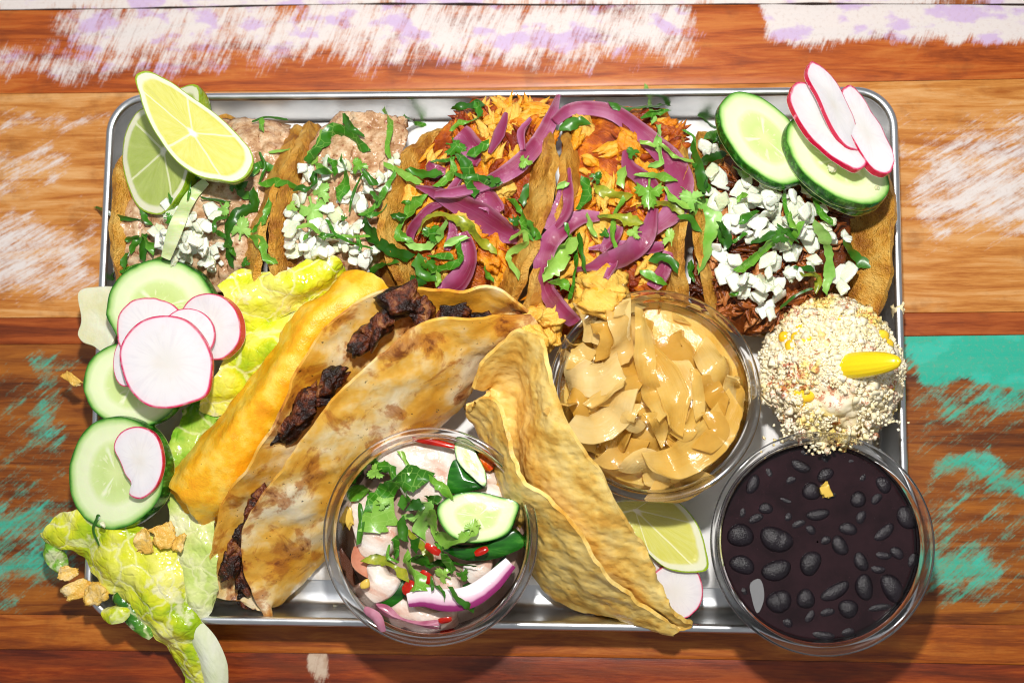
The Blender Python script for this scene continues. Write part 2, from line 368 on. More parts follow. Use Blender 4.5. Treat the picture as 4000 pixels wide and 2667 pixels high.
def mask_box(m, XY, b, soft=1.0):
    """soft box in world cm from two photo corners on the table"""
    x0, y0, x1, y1 = b; p = P(x0, y1, 0); q = P(x1, y0, 0); X, Y = XY[0], XY[1]
    a = m.m('MULTIPLY', m.step(X, p[0] - soft, p[0] + soft), m.step(X, q[0] + soft, q[0] - soft))
    c = m.m('MULTIPLY', m.step(Y, p[1] - soft, p[1] + soft), m.step(Y, q[1] + soft, q[1] - soft))
    return m.m('MULTIPLY', a, c)
def wood(name, stops, layers=(), seed=0, grain=1.0, knots=0.0):
    m = M(name); w = m.pos(world=True); wd = m.map(w, loc=(seed * 13.7, seed * 7.1, 0))
    warp = m.noise(m.map(wd, (.10, .30, 1)), 1, 3); 
    g1 = m.noise(m.map(wd, (.16, 1.6, 1)), 1, 6, .62, .9); g2 = m.noise(m.map(wd, (.9, 14, 1)), 1, 5, .7, .3); g3 = m.noise(m.map(wd, (.35, 30, 1)), 1, 3, .6)
    f = m.m('ADD', m.m('MULTIPLY', g1, .62), m.m('ADD', m.m('MULTIPLY', g2, .22), m.m('MULTIPLY', warp, .16)))
    col = m.ramp(m.step(f, .34, .66), stops)
    pores = m.step(m.noise(m.map(wd, (1.6, 26, 1)), 1, 4, .75), .60, .72)
    col = m.mix(m.m('MULTIPLY', pores, .55), col, '4a2210')
    blot = m.noise(wd, .5, 5, .65); col = m.mix(m.m('MULTIPLY', m.step(blot, .52, .7), .35), col, '6e3412')
    if knots:
        rings = m.n('TexWave', _wave_type='RINGS', Vector=m.map(wd, (.5, .8, 1), loc=(3, 1, 0)), Scale=.5, Distortion=5, Detail=3).outputs['Fac']
        col = m.mix(m.m('MULTIPLY', rings, knots), col, '5a2a0e')
    dn = m.n('TexNoise', Vector=wd, Scale=.35, Detail=5).outputs['Color']
    dw = m.n('VectorMath', _operation='MULTIPLY_ADD', i0=dn, i1=(4.5, 3.2, 0)); m.put(dw.inputs[2], m.map(w, loc=(-2.2, -1.6, 0)))
    XY = m.sep(dw.outputs[0])
    hgt = m.m('MULTIPLY', g2, .5)
    for ca, cb, boxes, rot, keep in layers:
        reg = None
        for bx in boxes:
            b = m.m('MULTIPLY', mask_box(m, XY, bx[:4], bx[5]), bx[4])
            reg = b if reg is None else m.m('MAXIMUM', reg, b)
        s1 = m.noise(m.map(wd, (2.4, .28, 1), rot=(0, 0, rot)), 1, 5, .65, .3); s2 = m.noise(m.map(wd, (9, .9, 1), rot=(0, 0, rot - 4)), 1, 4, .7); s3 = m.noise(wd, 6, 6, .75); s4 = m.noise(wd, .8, 4, .6)
        s = m.m('ADD', m.m('ADD', m.m('MULTIPLY', s1, .34), m.m('MULTIPLY', s2, .26)), m.m('ADD', m.m('MULTIPLY', s3, .18), m.m('MULTIPLY', s4, .22)))
        s = m.n('MapRange', Value=s, **{'From Min': .36, 'From Max': .64}).outputs[0]
        k = m.step(m.m('ADD', m.m('MULTIPLY_ADD', reg, 1.35, -keep), m.m('MULTIPLY', s, .9)), .45, .95)
        k = m.m('MULTIPLY', k, m.step(reg, .02, .2))
        pc = m.mix(m.step(m.noise(m.map(wd, (.5, .8, 1)), 1, 4), .50, .60), ca, cb)
        pc = m.mix(m.m('MULTIPLY', m.step(s3, .5, .72), .3), pc, 'b08a70')
        col = m.mix(m.m('MULTIPLY', k, .92), col, pc)
        hgt = m.m('ADD', hgt, m.m('MULTIPLY', k, .5))
    m.set(base=col, rough=m.m('ADD', .30, m.m('MULTIPLY', g2, .22)), normal=m.bump(hgt, .35, .03), coat=.10, coatr=.25, spec=.35)
    return m

# ---- food materials
def food(name, col, rough=.35, bump=None, sss=0.0, sscale=.003, rad=(1, .5, .25), spec=.5, **k):
    m = M(name); c = col(m) if callable(col) else col
    m.set(base=c, rough=rough(m) if callable(rough) else rough, spec=spec, **k)
    if sss: m.set(sss=sss, sscale=sscale, rad=rad)
    if bump: m.set(normal=bump(m))
    return m
def corn_col(a, b, dark, speck=.66, blist=()):
    def f(m):
        p = m.pos(); n = m.noise(p, .9, 5, .6); c = m.ramp(m.step(n, .3, .72), [(0, dark), (.42, a), (1, b)])
        t = m.step(m.noise(p, 7, 3, .6), speck, speck + .05); c = m.mix(m.m('MULTIPLY', t, .7), c, '5a3008')
        t2 = m.step(m.noise(p, 3.2, 4, .7), .58, .74); return m.mix(m.m('MULTIPLY', t2, .4), c, dark)
    return f
def bumpy(sc=4, st=.5, d=.06, sc2=14):
    def f(m):
        p = m.pos(); h = m.m('ADD', m.noise(p, sc, 4, .6), m.m('MULTIPLY', m.noise(p, sc2, 3, .6), .4)); return m.bump(h, st, d)
    return f
tortilla_corn = food('corn_tortilla', corn_col('d89a34', 'ecbe60', 'a8661a', .65), .40, bumpy(4, .9, .14, 16))
tortilla_gold = food('golden_tortilla', corn_col('fcba20', 'ffd65c', 'f0a014', .72), .30, bumpy(3, .5, .08, 18), sss=.15)
def tostada_bump(m):
    p = m.pos(); v = m.vor(m.map(p, (1, 1.5, 1)), 2.6, 'SMOOTH_F1'); h = m.m('ADD', m.m('MULTIPLY', v, 1.0), m.m('MULTIPLY', m.noise(p, 8, 4, .6), .35)); return m.bump(h, .6, .10)
tostada_m = food('tostada_corn', corn_col('ecc464', 'f4d888', 'd6a040', .71), .42, tostada_bump)
def flour_col(m):
    p = m.pos(); s = m.map(p, (.8, .8, .8)); n = m.noise(s, .5, 4, .6); n2 = m.noise(m.map(p, (1.2, 1.0, 1.0), rot=(0, 0, 40)), .62, 5, .62, .5)
    c = m.ramp(m.step(n, .32, .7), [(0, 'dc9a28'), (.3, 'ecb64c'), (.6, 'f2d08c'), (1, 'f6e6c2')])
    c = m.mix(m.m('MULTIPLY', m.step(n2, .51, .60), .75), c, 'b4681c'); c = m.mix(m.m('MULTIPLY', m.step(n2, .60, .68), .85), c, '6d2f0c')
    sp = m.step(m.noise(p, 4.5, 3, .7), .66, .70); return m.mix(m.m('MULTIPLY', sp, .85), c, '2d1608')
flour_m = food('flour_tortilla', flour_col, lambda m: m.m('ADD', .24, m.m('MULTIPLY', m.noise(m.pos(), 1.2), .25)), bumpy(1.6, .35, .09, 12), sss=.1)
def mash_col(m):
    p = m.pos(); c = m.ramp(m.step(m.noise(p, 1.8, 5, .7), .3, .7), [(0, 'a4744c'), (.5, 'd0a880'), (1, 'e6ceac')])
    return m.mix(m.m('MULTIPLY', m.step(m.noise(p, 3.5, 3), .62, .68), .7), c, '8e3c20')
mash_m = food('bean_mash', mash_col, .22, bumpy(1.8, .6, .14, 4))
def chicken_col(m):
    r = m.attr('rnd'); p = m.pos(); n = m.m('ADD', m.m('MULTIPLY', m.noise(p, 1.2, 5, .65), .55), m.m('MULTIPLY', r, .45))
    return m.ramp(m.step(n, .25, .72), [(0, '842a06'), (.22, 'be580c'), (.45, 'ee8e14'), (.75, 'fab028'), (1, 'fecc5c')])
chicken_m = food('stewed_chicken', chicken_col, .2, lambda m: m.bump(m.m('ADD', m.noise(m.map(m.pos(), (2, 9, 5), rot=(0, 0, 35)), 1, 4, .7), m.m('MULTIPLY', m.noise(m.pos(), 12, 3), .4)), .9, .1))
def beef_col(m):
    r = m.attr('rnd'); p = m.pos(); n = m.m('ADD', m.m('MULTIPLY', m.noise(p, 1.6, 5, .65), .55), m.m('MULTIPLY', r, .45))
    return m.ramp(m.step(n, .25, .75), [(0, '4a1c08'), (.4, '83400f'), (.75, 'a85a22'), (1, 'c8844c')])
beef_m = food('stewed_beef', beef_col, .2, bumpy(9, .7, .05, 22))
def steak_col(m):
    p = m.pos(); return m.ramp(m.step(m.noise(p, 1.1, 5, .65), .32, .7), [(0, '120906'), (.4, '2e130a'), (.7, '6a3016'), (1, 'a9713f')])
steak_m = food('grilled_steak', steak_col, .28, bumpy(4, 1.0, .12, 13))
def onion_col(m):
    p = m.pos(); return m.ramp(m.m('ADD', m.m('MULTIPLY', m.noise(p, .7, 3), .6), m.m('MULTIPLY', m.rnd(), .4)), [(0.2, 'dee6ba'), (.45, 'eef2de'), (.8, 'f5f7ec')])
onion_m = food('raw_onion', onion_col, .14, bumpy(2.5, .5, .08, 10), coat=.5, coatr=.08, sss=.25, sscale=.0015)
strip_m = food('pale_onion_strip', lambda m: m.ramp(m.noise(m.map(m.pos(), (.6, 3, 1)), 1, 4), [(.3, 'b9d47a'), (.6, 'dfe9b4'), (.8, 'eff3d8')]), .22, bumpy(3, .3, .04), sss=.3, sscale=.003)
def pick_col(m):
    u = m.attr('v'); w = m.attr('u'); p = m.pos(); n = m.noise(m.map(p, (1, 1, 1)), .8, 3)
    c = m.ramp(m.m('ADD', m.m('MULTIPLY', w, .6), m.m('MULTIPLY', n, .5)), [(.15, '841c40'), (.45, '9c345c'), (.7, 'b05682'), (1, 'c888ac')])
    c = m.mix(m.m('MULTIPLY', m.step(w, .2, .0), .4), c, 'dca6c0'); ln = m.noise(m.n('CombineXYZ', X=m.m('MULTIPLY', w, 14), Y=m.m('MULTIPLY', u, 2), Z=m.m('MULTIPLY', m.rnd(), 30)).outputs[0], 1, 3); c = m.mix(m.m('MULTIPLY', m.step(ln, .5, .8), .22), c, 'd8a0bc')
    return m.mix(m.m('MULTIPLY', m.step(m.rnd(), .2, .9), .4), c, '84204a')
pick_m = food('pickled_red_onion', pick_col, .16, lambda m: m.bump(m.m('ADD', m.noise(m.pos(), 34, 2, .5), m.m('MULTIPLY', m.noise(m.map(m.pos(), (2, 2, 2)), 2, 3), .8)), .4, .05), coat=.6, coatr=.1).thin(.14, 'f8d0e0')
def cil_col(m):
    p = m.pos(); r = m.rnd(); c = m.ramp(m.m('ADD', m.m('MULTIPLY', r, .75), m.m('MULTIPLY', m.noise(p, 1.5, 3), .35)), [(.1, '245c0c'), (.4, '41841a'), (.7, '6ca430'), (1, 'a2c85c')])
    v = m.step(m.vor(m.map(p, (1, 1, .2)), 2.6, 'DISTANCE_TO_EDGE'), .05, .0); return m.mix(m.m('MULTIPLY', v, .35), c, 'a7cf6a')
def cil_bump(m): return m.bump(m.vor(m.pos(), 2.6, 'DISTANCE_TO_EDGE'), .3, .05)
cil_m = food('cilantro', cil_col, .3, cil_bump)
cil_dark = food('cilantro_dark', lambda m: m.ramp(m.m('ADD', m.m('MULTIPLY', m.rnd(), .6), m.m('MULTIPLY', m.noise(m.pos(), 1.5, 3), .4)), [(.2, '22540c'), (.8, '46821e')]), .32, cil_bump)
cil_pale = food('cilantro_pale', lambda m: m.ramp(m.noise(m.pos(), 1.4, 4), [(.3, '6fae3c'), (.7, 'a4cf70')]), .32, cil_bump)
cil_olive = food('cilantro_olive', lambda m: m.ramp(m.noise(m.pos(), 1.6, 4, .7), [(.28, '3c4a16'), (.5, '8f9a22'), (.75, 'bcb236')]), .33, cil_bump)
def let_col(a, b, c_):
    def f(m):
        p = m.pos(); n = m.noise(p, .5, 4, .55); c = m.ramp(m.step(n, .3, .7), [(0, a), (.5, b), (1, c_)])
        w = m.n('TexNoise', Vector=p, Scale=1.1, Detail=3).outputs['Color']; q = m.n('VectorMath', _operation='MULTIPLY_ADD', i0=w, i1=(.8, .8, .8)); m.put(q.inputs[2], p)
        v = m.step(m.vor(q.outputs[0], .75, 'DISTANCE_TO_EDGE'), .06, .0); c = m.mix(m.m('MULTIPLY', v, .5), c, 'f4f2c0')
        d = m.step(m.noise(p, .9, 5, .6), .57, .66); return m.mix(m.m('MULTIPLY', d, .6), c, 'efe9c8')
    return f
def let_bump(m):
    p = m.pos(); w = m.n('TexNoise', Vector=p, Scale=1.1, Detail=3).outputs['Color']; q = m.n('VectorMath', _operation='MULTIPLY_ADD', i0=w, i1=(.8, .8, .8)); m.put(q.inputs[2], p)
    e = m.m('MINIMUM', m.vor(q.outputs[0], .75, 'DISTANCE_TO_EDGE'), .25); e2 = m.m('MINIMUM', m.vor(q.outputs[0], 2.2, 'DISTANCE_TO_EDGE'), .2)
    return m.bump(m.m('ADD', m.m('MULTIPLY', e, 2.2), m.m('ADD', e2, m.m('MULTIPLY', m.noise(p, 5, 3), .25))), .55, .14)
lettuce_m = food('yellow_lettuce', let_col('9cc018', 'd9dd2a', 'eeea78'), .16, let_bump)
lettuce_g = food('green_lettuce', let_col('3f8a1a', '7fbb2c', 'c5dd5e'), .18, let_bump)
lettuce_p = food('pale_lettuce', let_col('b5cf5a', 'dfe79a', 'f1f2d2'), .18, let_bump)
lettuce_d = food('dark_lettuce', let_col('1d5212', '3b7c1c', '6fa033'), .25, let_bump)
rib_m = food('lettuce_rib', lambda m: m.ramp(m.noise(m.map(m.pos(), (1, .3, 1)), 1.5, 3), [(.3, 'd6dfae'), (.7, 'ebeed6')]), .24, lambda m: m.bump(m.noise(m.map(m.pos(), (4, 1, 2), rot=(0, 0, -25)), 1.2, 3), .5, .08))
def cuc_col(m):
    r = m.attr('rad'); a = m.attr('ang'); p = m.pos(); n = m.noise(p, 1.6, 4)
    rj = m.m('ADD', r, m.m('MULTIPLY', m.m('SUBTRACT', n, .5), .06))
    flesh = m.ramp(rj, [(0, 'dbe8a4'), (.28, 'c9dd8c'), (.5, 'd3e59c'), (.62, 'e9f1c6'), (.84, 'e2efbc'), (.93, 'b5d685'), (.972, '5f9e3a'), (.995, '1f5a14')])
    s = m.m('ABSOLUTE', m.m('SINE', m.m('MULTIPLY', m.m('ADD', a, m.m('MULTIPLY', n, .03)), 3 * 3.14159)))
    seg = m.m('MULTIPLY', m.step(s, .22, .02), m.m('MULTIPLY', m.step(r, .06, .15), m.step(r, .56, .42)))
    flesh = m.mix(m.m('MULTIPLY', seg, .7), flesh, 'f1f6d8')
    seeds = m.step(m.noise(m.n('CombineXYZ', X=m.m('MULTIPLY', a, 26), Y=m.m('MULTIPLY', r, 4), Z=m.m('MULTIPLY', m.rnd(), 9)).outputs[0], 1, 2), .55, .68)
    flesh = m.mix(m.m('MULTIPLY', m.m('MULTIPLY', seeds, m.m('MULTIPLY', m.step(r, .12, .25), m.step(r, .6, .45))), .55), flesh, 'f3f5cf')
    sk = m.noise(m.n('CombineXYZ', X=m.m('MULTIPLY', a, 60), Y=m.m('MULTIPLY', r, 1.5), Z=m.rnd()).outputs[0], 1, 4, .6)
    skin = m.ramp(m.step(sk, .35, .72), [(0, '0d3f0a'), (.5, '1c5c12'), (1, '4f9430')])
    skin = m.mix(m.step(r, 1.85, 1.98), skin, 'c9dc8c')
    return m.mix(m.step(r, .985, 1.03), flesh, skin)
cuc_m = food('cucumber', cuc_col, .2, lambda m: m.bump(m.noise(m.pos(), 4, 4), .2, .04), sss=.25, sscale=.004, rad=(.7, 1, .4))
cuc_skin = food('cucumber_skin', lambda m: m.ramp(m.noise(m.map(m.pos(), (.6, 3, 1)), 1, 4), [(.35, '0e3a0b'), (.6, '256a18'), (.8, '5b9c38')]), .2)
def rad_col(m):
    r = m.attr('rad'); p = m.pos(); n = m.noise(p, 1.3, 4); rj = m.m('ADD', r, m.m('MULTIPLY', m.m('SUBTRACT', n, .5), .03))
    f = m.ramp(rj, [(0, 'e0dcd6'), (.5, 'e6e2e2'), (.8, 'e4dfe2'), (.945, 'eadadf'), (.968, 'df6f92'), (.985, 'c8104a')])
    f = m.mix(m.m('MULTIPLY', m.step(n, .5, .75), .25), f, 'dccfc0'); fb = m.noise(m.n('CombineXYZ', X=m.m('MULTIPLY', m.attr('ang'), 50), Y=m.m('MULTIPLY', r, 2), Z=m.m('MULTIPLY', m.rnd(), 9)).outputs[0], 1, 3); f = m.mix(m.m('MULTIPLY', m.m('MULTIPLY', m.step(fb, .45, .7), m.step(r, .1, .5)), .3), f, 'd3ccd2')
    sk = m.mix(m.step(m.noise(p, 3.5, 4), .6, .72), 'c2083c', 'e8839d'); sk = m.mix(m.step(r, 1.9, 2.0), sk, 'f4efec')
    return m.mix(m.step(r, .99, 1.02), f, sk)
rad_m = food('radish', rad_col, .22, lambda m: m.bump(m.noise(m.pos(), 12, 3), .08, .02), sss=.35, sscale=.004, rad=(1, .85, .8))
def lime_col(fl, fl2):
    def f(m):
        r = m.attr('rad'); a = m.attr('ang'); p = m.pos(); n = m.noise(p, 1.5, 4)
        juice = m.mix(m.noise(m.n('CombineXYZ', X=m.m('MULTIPLY', a, 40), Y=m.m('MULTIPLY', r, 3.2), Z=0.0).outputs[0], 1, 3), fl, fl2)
        s = m.m('ABSOLUTE', m.m('SINE', m.m('MULTIPLY', m.m('ADD', m.m('ADD', a, .03), m.m('MULTIPLY', n, .012)), 3.14159 * 5)))
        w = m.m('DIVIDE', .035, m.m('MAXIMUM', r, .08)); mem = m.step(s, m.m('MULTIPLY', w, 2.2), m.m('MULTIPLY', w, .8))
        c = m.mix(m.m('MULTIPLY', mem, .62), juice, 'f4f4d0'); c = m.mix(m.step(r, .12, .04), c, 'f7f6e0')
        rj = m.m('ADD', r, m.m('MULTIPLY', m.m('SUBTRACT', n, .5), .05)); c = m.mix(m.step(rj, .84, .90), c, 'e4e4c4')
        c = m.mix(m.step(rj, .965, .985), c, '93b024')
        sk = m.ramp(m.noise(p, .8, 4), [(.3, '4a7a10'), (.55, '7fa51a'), (.8, 'b8c92c')])
        return m.mix(m.step(r, .99, 1.03), c, sk)
    return f
def lime_bump(m):
    r = m.attr('rad'); a = m.attr('ang'); j = m.noise(m.n('CombineXYZ', X=m.m('MULTIPLY', a, 50), Y=m.m('MULTIPLY', r, 4), Z=0.0).outputs[0], 1, 3)
    rough_skin = m.vor(m.pos(), 9, 'SMOOTH_F1'); h = m.m('ADD', m.m('MULTIPLY', j, m.step(r, .86, .8)), m.m('MULTIPLY', rough_skin, m.step(r, .98, 1.02))); return m.bump(h, .35, .06)
lime_y = food('lime_yellow', lime_col('cdc838', 'dcdb8c'), .15, lime_bump, sss=.25, sscale=.004, rad=(1, .9, .4))
lime_g = food('lime_green', lime_col('9fb248', 'c0cc7c'), .16, lime_bump, sss=.3, sscale=.005, rad=(.8, 1, .3))
fish_m = food('white_fish', lambda m: m.ramp(m.noise(m.map(m.pos(), (.5, 1.6, 1), rot=(0, 0, 30)), 1, 4), [(.28, 'd69c84'), (.45, 'e8d2c2'), (.65, 'f0e8e0'), (.85, 'f4f1ec')]), .2, bumpy(1.2, .5, .12, 6), sss=.25, sscale=.003, rad=(1, .8, .7))
def red_on(m):
    v = m.m('ADD', m.attr('u'), m.m('MULTIPLY', m.m('SUBTRACT', m.noise(m.pos(), 2, 3), .5), .12)); return m.ramp(v, [(.0, 'f3e6e8'), (.45, 'eed9df'), (.68, 'd7a3bd'), (.76, '96316f'), (1, '7e1d58')])
redon_m = food('raw_red_onion', red_on, .2, bumpy(3, .2, .04), sss=.3, sscale=.003, rad=(1, .8, .9))
redon_p = food('soaked_red_onion', lambda m: m.ramp(m.noise(m.pos(), 1.2, 3), [(.3, 'a2506e'), (.7, 'c98fa0')]), .2, sss=.2)
tomato_m = food('soft_tomato', lambda m: m.ramp(m.noise(m.pos(), 1.2, 3), [(.3, 'b45c3c'), (.7, 'd99a7c')]), .2, sss=.2)
chili_m = food('red_chili', lambda m: m.ramp(m.noise(m.pos(), 1.5, 3), [(.3, '9a0a04'), (.7, 'c8260a')]), .18)
chili_o = food('orange_chili', lambda m: m.ramp(m.noise(m.pos(), 3, 3), [(.3, 'd8290a'), (.6, 'f08018')]), .18, bumpy(5, .6, .08))
def caramel(m):
    p = m.pos(); fib = m.noise(m.n('CombineXYZ', X=m.m('MULTIPLY', m.attr('u'), 16), Y=m.m('MULTIPLY', m.attr('v'), 1.5), Z=m.m('MULTIPLY', m.rnd(), 40)).outputs[0], 1, 3); n = m.noise(p, .55, 4)
    c = m.ramp(m.m('ADD', m.m('MULTIPLY', n, .6), m.m('ADD', m.m('MULTIPLY', fib, .12), m.m('MULTIPLY', m.rnd(), .33))), [(.2, 'e6ae3c'), (.42, 'f2c866'), (.65, 'f9de98'), (.9, 'fdf0cc')]); return c
caramel_m = food('stewed_onion', caramel, .11, lambda m: m.bump(m.m('ADD', m.noise(m.n('CombineXYZ', X=m.m('MULTIPLY', m.attr('u'), 16), Y=m.m('MULTIPLY', m.attr('v'), 1.5), Z=m.m('MULTIPLY', m.rnd(), 40)).outputs[0], 1, 3), m.noise(m.pos(), 3.5, 3)), .42, .06), coat=.7, coatr=.07).thin(.44, 'fffef6')
caramel_shaded = food('shaded_onion', lambda m: m.ramp(m.m('ADD', m.m('MULTIPLY', m.noise(m.pos(), .6, 4), .6), m.m('MULTIPLY', m.rnd(), .4)), [(.2, 'd49a30'), (.5, 'e4b450'), (.85, 'f2d288')]), .12, bumpy(3, .4, .06, 10), coat=.6, coatr=.08).thin(.38, 'fffaee')  # darker amber copy: shade between the onion slices put into their colour
caramel_juice = food('onion_juice', lambda m: m.ramp(m.noise(m.pos(), .8, 4), [(.3, 'dca844'), (.7, 'eec876')]), .12, bumpy(1.5, .3, .1), sss=.4, sscale=.006)
soup_m = food('bean_broth', lambda m: m.ramp(m.noise(m.pos(), 1.0, 4), [(.3, '1c0f12'), (.7, '2c191d')]), .10, bumpy(2, .05, .03), spec=.4)
bean_m = food('black_bean', lambda m: m.ramp(m.noise(m.pos(), 2.5, 4), [(.3, '120c11'), (.7, '1f171e')]), .31, lambda m: m.bump(m.noise(m.pos(), 16, 3, .6), .6, .05), spec=.5)
def cheese_col(m):
    p = m.pos(rand=False); r = m.attr('rnd'); c = m.ramp(m.m('ADD', m.m('MULTIPLY', m.noise(p, .8, 3), .55), m.m('MULTIPLY', r, .45)), [(.12, 'f4e0a0'), (.4, 'f8ecc6'), (.9, 'fbf5e4')])
    y = m.step(m.noise(p, .55, 3), .52, .66); c = m.mix(m.m('MULTIPLY', y, .7), c, 'f4d84e')
    ch = m.m('MULTIPLY', m.step(m.noise(p, .45, 3), .42, .54), m.step(m.noise(p, 2.6, 5, .8), .52, .58)); return m.mix(m.m('MULTIPLY', ch, .85), c, 'b8500e')
cheese_m = food('crumbled_cheese', cheese_col, .4)
kernel_m = food('corn_kernel', lambda m: m.ramp(m.noise(m.pos(), 1.5, 3), [(.3, 'f0b80c'), (.7, 'fbd83a')]), .2, sss=.3, sscale=.003)
holder_m = food('yellow_plastic', 'f2d414', .28, lambda m: m.bump(m.m('SINE', m.m('MULTIPLY', m.attr('u'), 6.28318 * 16)), .10, .05), sss=.2, sscale=.003)
parm_m = food('hard_cheese', lambda m: m.ramp(m.noise(m.pos(), 1.2, 4), [(.3, 'd9d6a4'), (.7, 'e6e5cc')]), .3, bumpy(2, .4, .06), sss=.3, sscale=.004)
crisp_m = food('fried_crisp', lambda m: m.ramp(m.noise(m.pos(), 1.4, 5, .65), [(.28, 'e0a02c'), (.5, 'efc25c'), (.72, 'f2deb0')]), .26, bumpy(3, .8, .1, 10))
sliver_m = food('soaked_onion_sliver', '8f8f90', .2).thin(.3, 'ffffff')
gum_m = food('yellow_seed', 'dcb850', .2)
marinade_m = food('marinade', lambda m: m.ramp(m.noise(m.pos(), 1.0, 4), [(.3, 'c99a84'), (.7, 'e6d0c0')]), .1, bumpy(1.5, .2, .08)).thin(.35, 'f4e6dc')
# ---- tray, paper, cups
def metal_n(m):
    p = m.pos(rand=False); return m.bump(m.noise(m.map(p, (.5, 12, 12)), 3, 3), .12, .02)
alu = M('brushed_aluminium'); alu.set(base=alu.ramp(alu.noise(alu.pos(rand=False), .6, 4), [(.3, 'cccfd2'), (.7, 'e2e3e4')]), metal=1.0, rough=alu.m('ADD', .2, alu.m('MULTIPLY', alu.noise(alu.pos(rand=False), .9, 4), .25)), normal=metal_n(alu))
def paper_col(m):
    p = m.pos(rand=False); n = m.noise(p, .35, 4, .6); c = m.mix(m.m('MULTIPLY', m.step(n, .60, .70), .5), 'f1f0ee', 'e9d3ab'); return m.mix(m.m('MULTIPLY', m.step(m.noise(p, 3, 3), .72, .76), .7), c, 'c88a34')
paper_m = food('white_paper', paper_col, .5, bumpy(.6, .15, .1, 3))
clear = M('clear_plastic')
_tr = clear.n('BsdfTransparent', Color=(.955, .95, .945, 1)); _gl = clear.n('BsdfGlossy', Color=(1, 1, 1, 1), Roughness=.045)
_fr = clear.n('Fresnel', IOR=1.5).outputs[0]
_mx = clear.n('MixShader', i0=clear.m('MULTIPLY_ADD', _fr, 1.0, .03), i1=_tr.outputs[0], i2=_gl.outputs[0]); clear.t.links.new(_mx.outputs[0], clear.out.inputs['Surface'])
rimglass = M('clear_plastic_rim'); rimglass.set(base=(.97, .965, .96, 1), rough=.06, trans=1.0, ior=1.42)

# ------------------------------------------------------------------ the setting: planks of the table
table = thing('tabletop', 'worn painted plank tabletop', None, (0, 0, 0)); del table['label']; table['kind'] = 'structure'
def seam(pts): return cr([P(x, y, 0)[:2] for x, y in pts], 40)
X0, X1 = -900, 4900
seams = [seam([(X0, -700), (X1, -700)]), seam([(X0, 48), (500, 32), (1500, 14), (2200, 18), (3200, 14), (X1, 24)]), seam([(X0, 372), (600, 360), (3400, 318), (X1, 290)]),
         seam([(X0, 1246), (2000, 1230), (X1, 1212)]), seam([(X0, 1352), (2000, 1330), (X1, 1296)]), seam([(X0, 2388), (2000, 2420), (X1, 2448)]),
         seam([(X0, 2524), (2000, 2562), (X1, 2612)]), seam([(X0, 3400), (X1, 3400)])]
W1, W2, LI, TE = 'e9e2de', 'e4dcd9', 'd5bfe2', '1fb99c'
woods = [
 wood('painted_wood_lilac', [(0, '8a4416'), (.5, 'c0702c'), (1, 'd89a5c')], [(W1, LI, [(-900, -900, 4900, 90, 1.0, 1.5)], 12, .5)], 1),
 wood('painted_wood_white', [(0, '823404'), (.45, 'b45412'), (1, 'cc7830')], [(W1, LI, [(200, -100, 2780, 290, .86, 2.0), (2985, -200, 5000, 200, 1.05, .9), (-500, 140, 1000, 350, .80, 1.6)], 24, .70)], 2),
 wood('pale_orange_wood', [(0, 'a65a18'), (.45, 'cc863c'), (1, 'e2ac6e')], [(W1, W2, [(-900, 800, 420, 1200, .74, 1.8), (3500, 420, 4900, 1000, .76, 2.6), (-300, 520, 350, 820, .62, 1.5), (-100, 400, 500, 540, .6, 1)], 62, .66)], 3),
 wood('dark_orange_strip', [(0, '642606'), (.5, '984410'), (1, 'b86024')], [], 4),
 wood('painted_wood_teal', [(0, '4e2204'), (.4, '8a470c'), (1, 'b26a1e')], [(TE, '2ec4aa', [(3500, 1180, 4900, 1480, 1.12, .9), (3500, 1400, 4300, 1720, .74, 2.4), (3520, 2020, 4000, 2360, .76, 1.8), (60, 1330, 340, 1800, .64, 1.4), (-500, 1880, 340, 2380, .68, 1.6), (-700, 1330, 330, 2100, .50, 2), (3640, 1790, 4060, 1910, .8, .7), (3500, 1250, 4900, 2400, .50, 2)], 52, .66)], 5, knots=.25),
 wood('orange_brown_strip', [(0, '6e2c06'), (.5, 'a25210'), (1, 'c27428')], [], 6),
 wood('red_brown_wood', [(0, '4a1402'), (.5, '863206'), (1, 'ac5014')], [('cdb8a0', 'b79a80', [(1150, 2520, 1300, 2660, 1.0, .6)], 20, .74)], 7, knots=.35)]
for i in range(7):
    a, b = seams[i], seams[i + 1]; g = .012
    rows = [[(x, y - g, 0) for x, y in a]] + [[(x0 * (1 - t) + x1 * t, (y0 - g) * (1 - t) + (y1 + g) * t, 0) for (x0, y0), (x1, y1) in zip(a, b)] for t in (.03, .1, .3, .5, .7, .9, .97)] + [[(x, y + g, 0) for x, y in b]]
    G = np.array(rows, float)
    if i in (0, 1):
        e = fbm(np.stack([G[..., 0] * .9, G[..., 1] * 0, G[..., 0] * 0], 2), 3)
        k = 0 if i == 1 else -1; G[k, :, 1] += (-1 if k == 0 else 1) * (.012 + .06 * np.maximum(e[k], 0))
    G[..., 2] = fbm(G * .15, i) * .02 - .04 + (i % 3) * .008; G[0, :, 2] -= .03; G[-1, :, 2] -= .03
    V, F, A = shell(G, .02); V[len(V) // 2:, 2] -= 2.0
    mk('plank', V, F, woods[i], parent=table, origin=(0, 0, 0), smooth=True, sharp=40, st=False)
gap = M('seam_dirt'); gap.set(base='2a1a12', rough=.9)
V = np.array([[-60, -45, -.12], [60, -45, -.12], [60, 45, -.12], [-60, 45, -.12], [-60, -45, -2.5], [60, -45, -2.5], [60, 45, -2.5], [-60, 45, -2.5]], float)
mk('seam_filler', V, np.array([[0, 1, 2, 3], [7, 6, 5, 4], [0, 4, 5, 1], [1, 5, 6, 2], [2, 6, 7, 3], [3, 7, 4, 0]]), gap, parent=table, smooth=False, st=False)

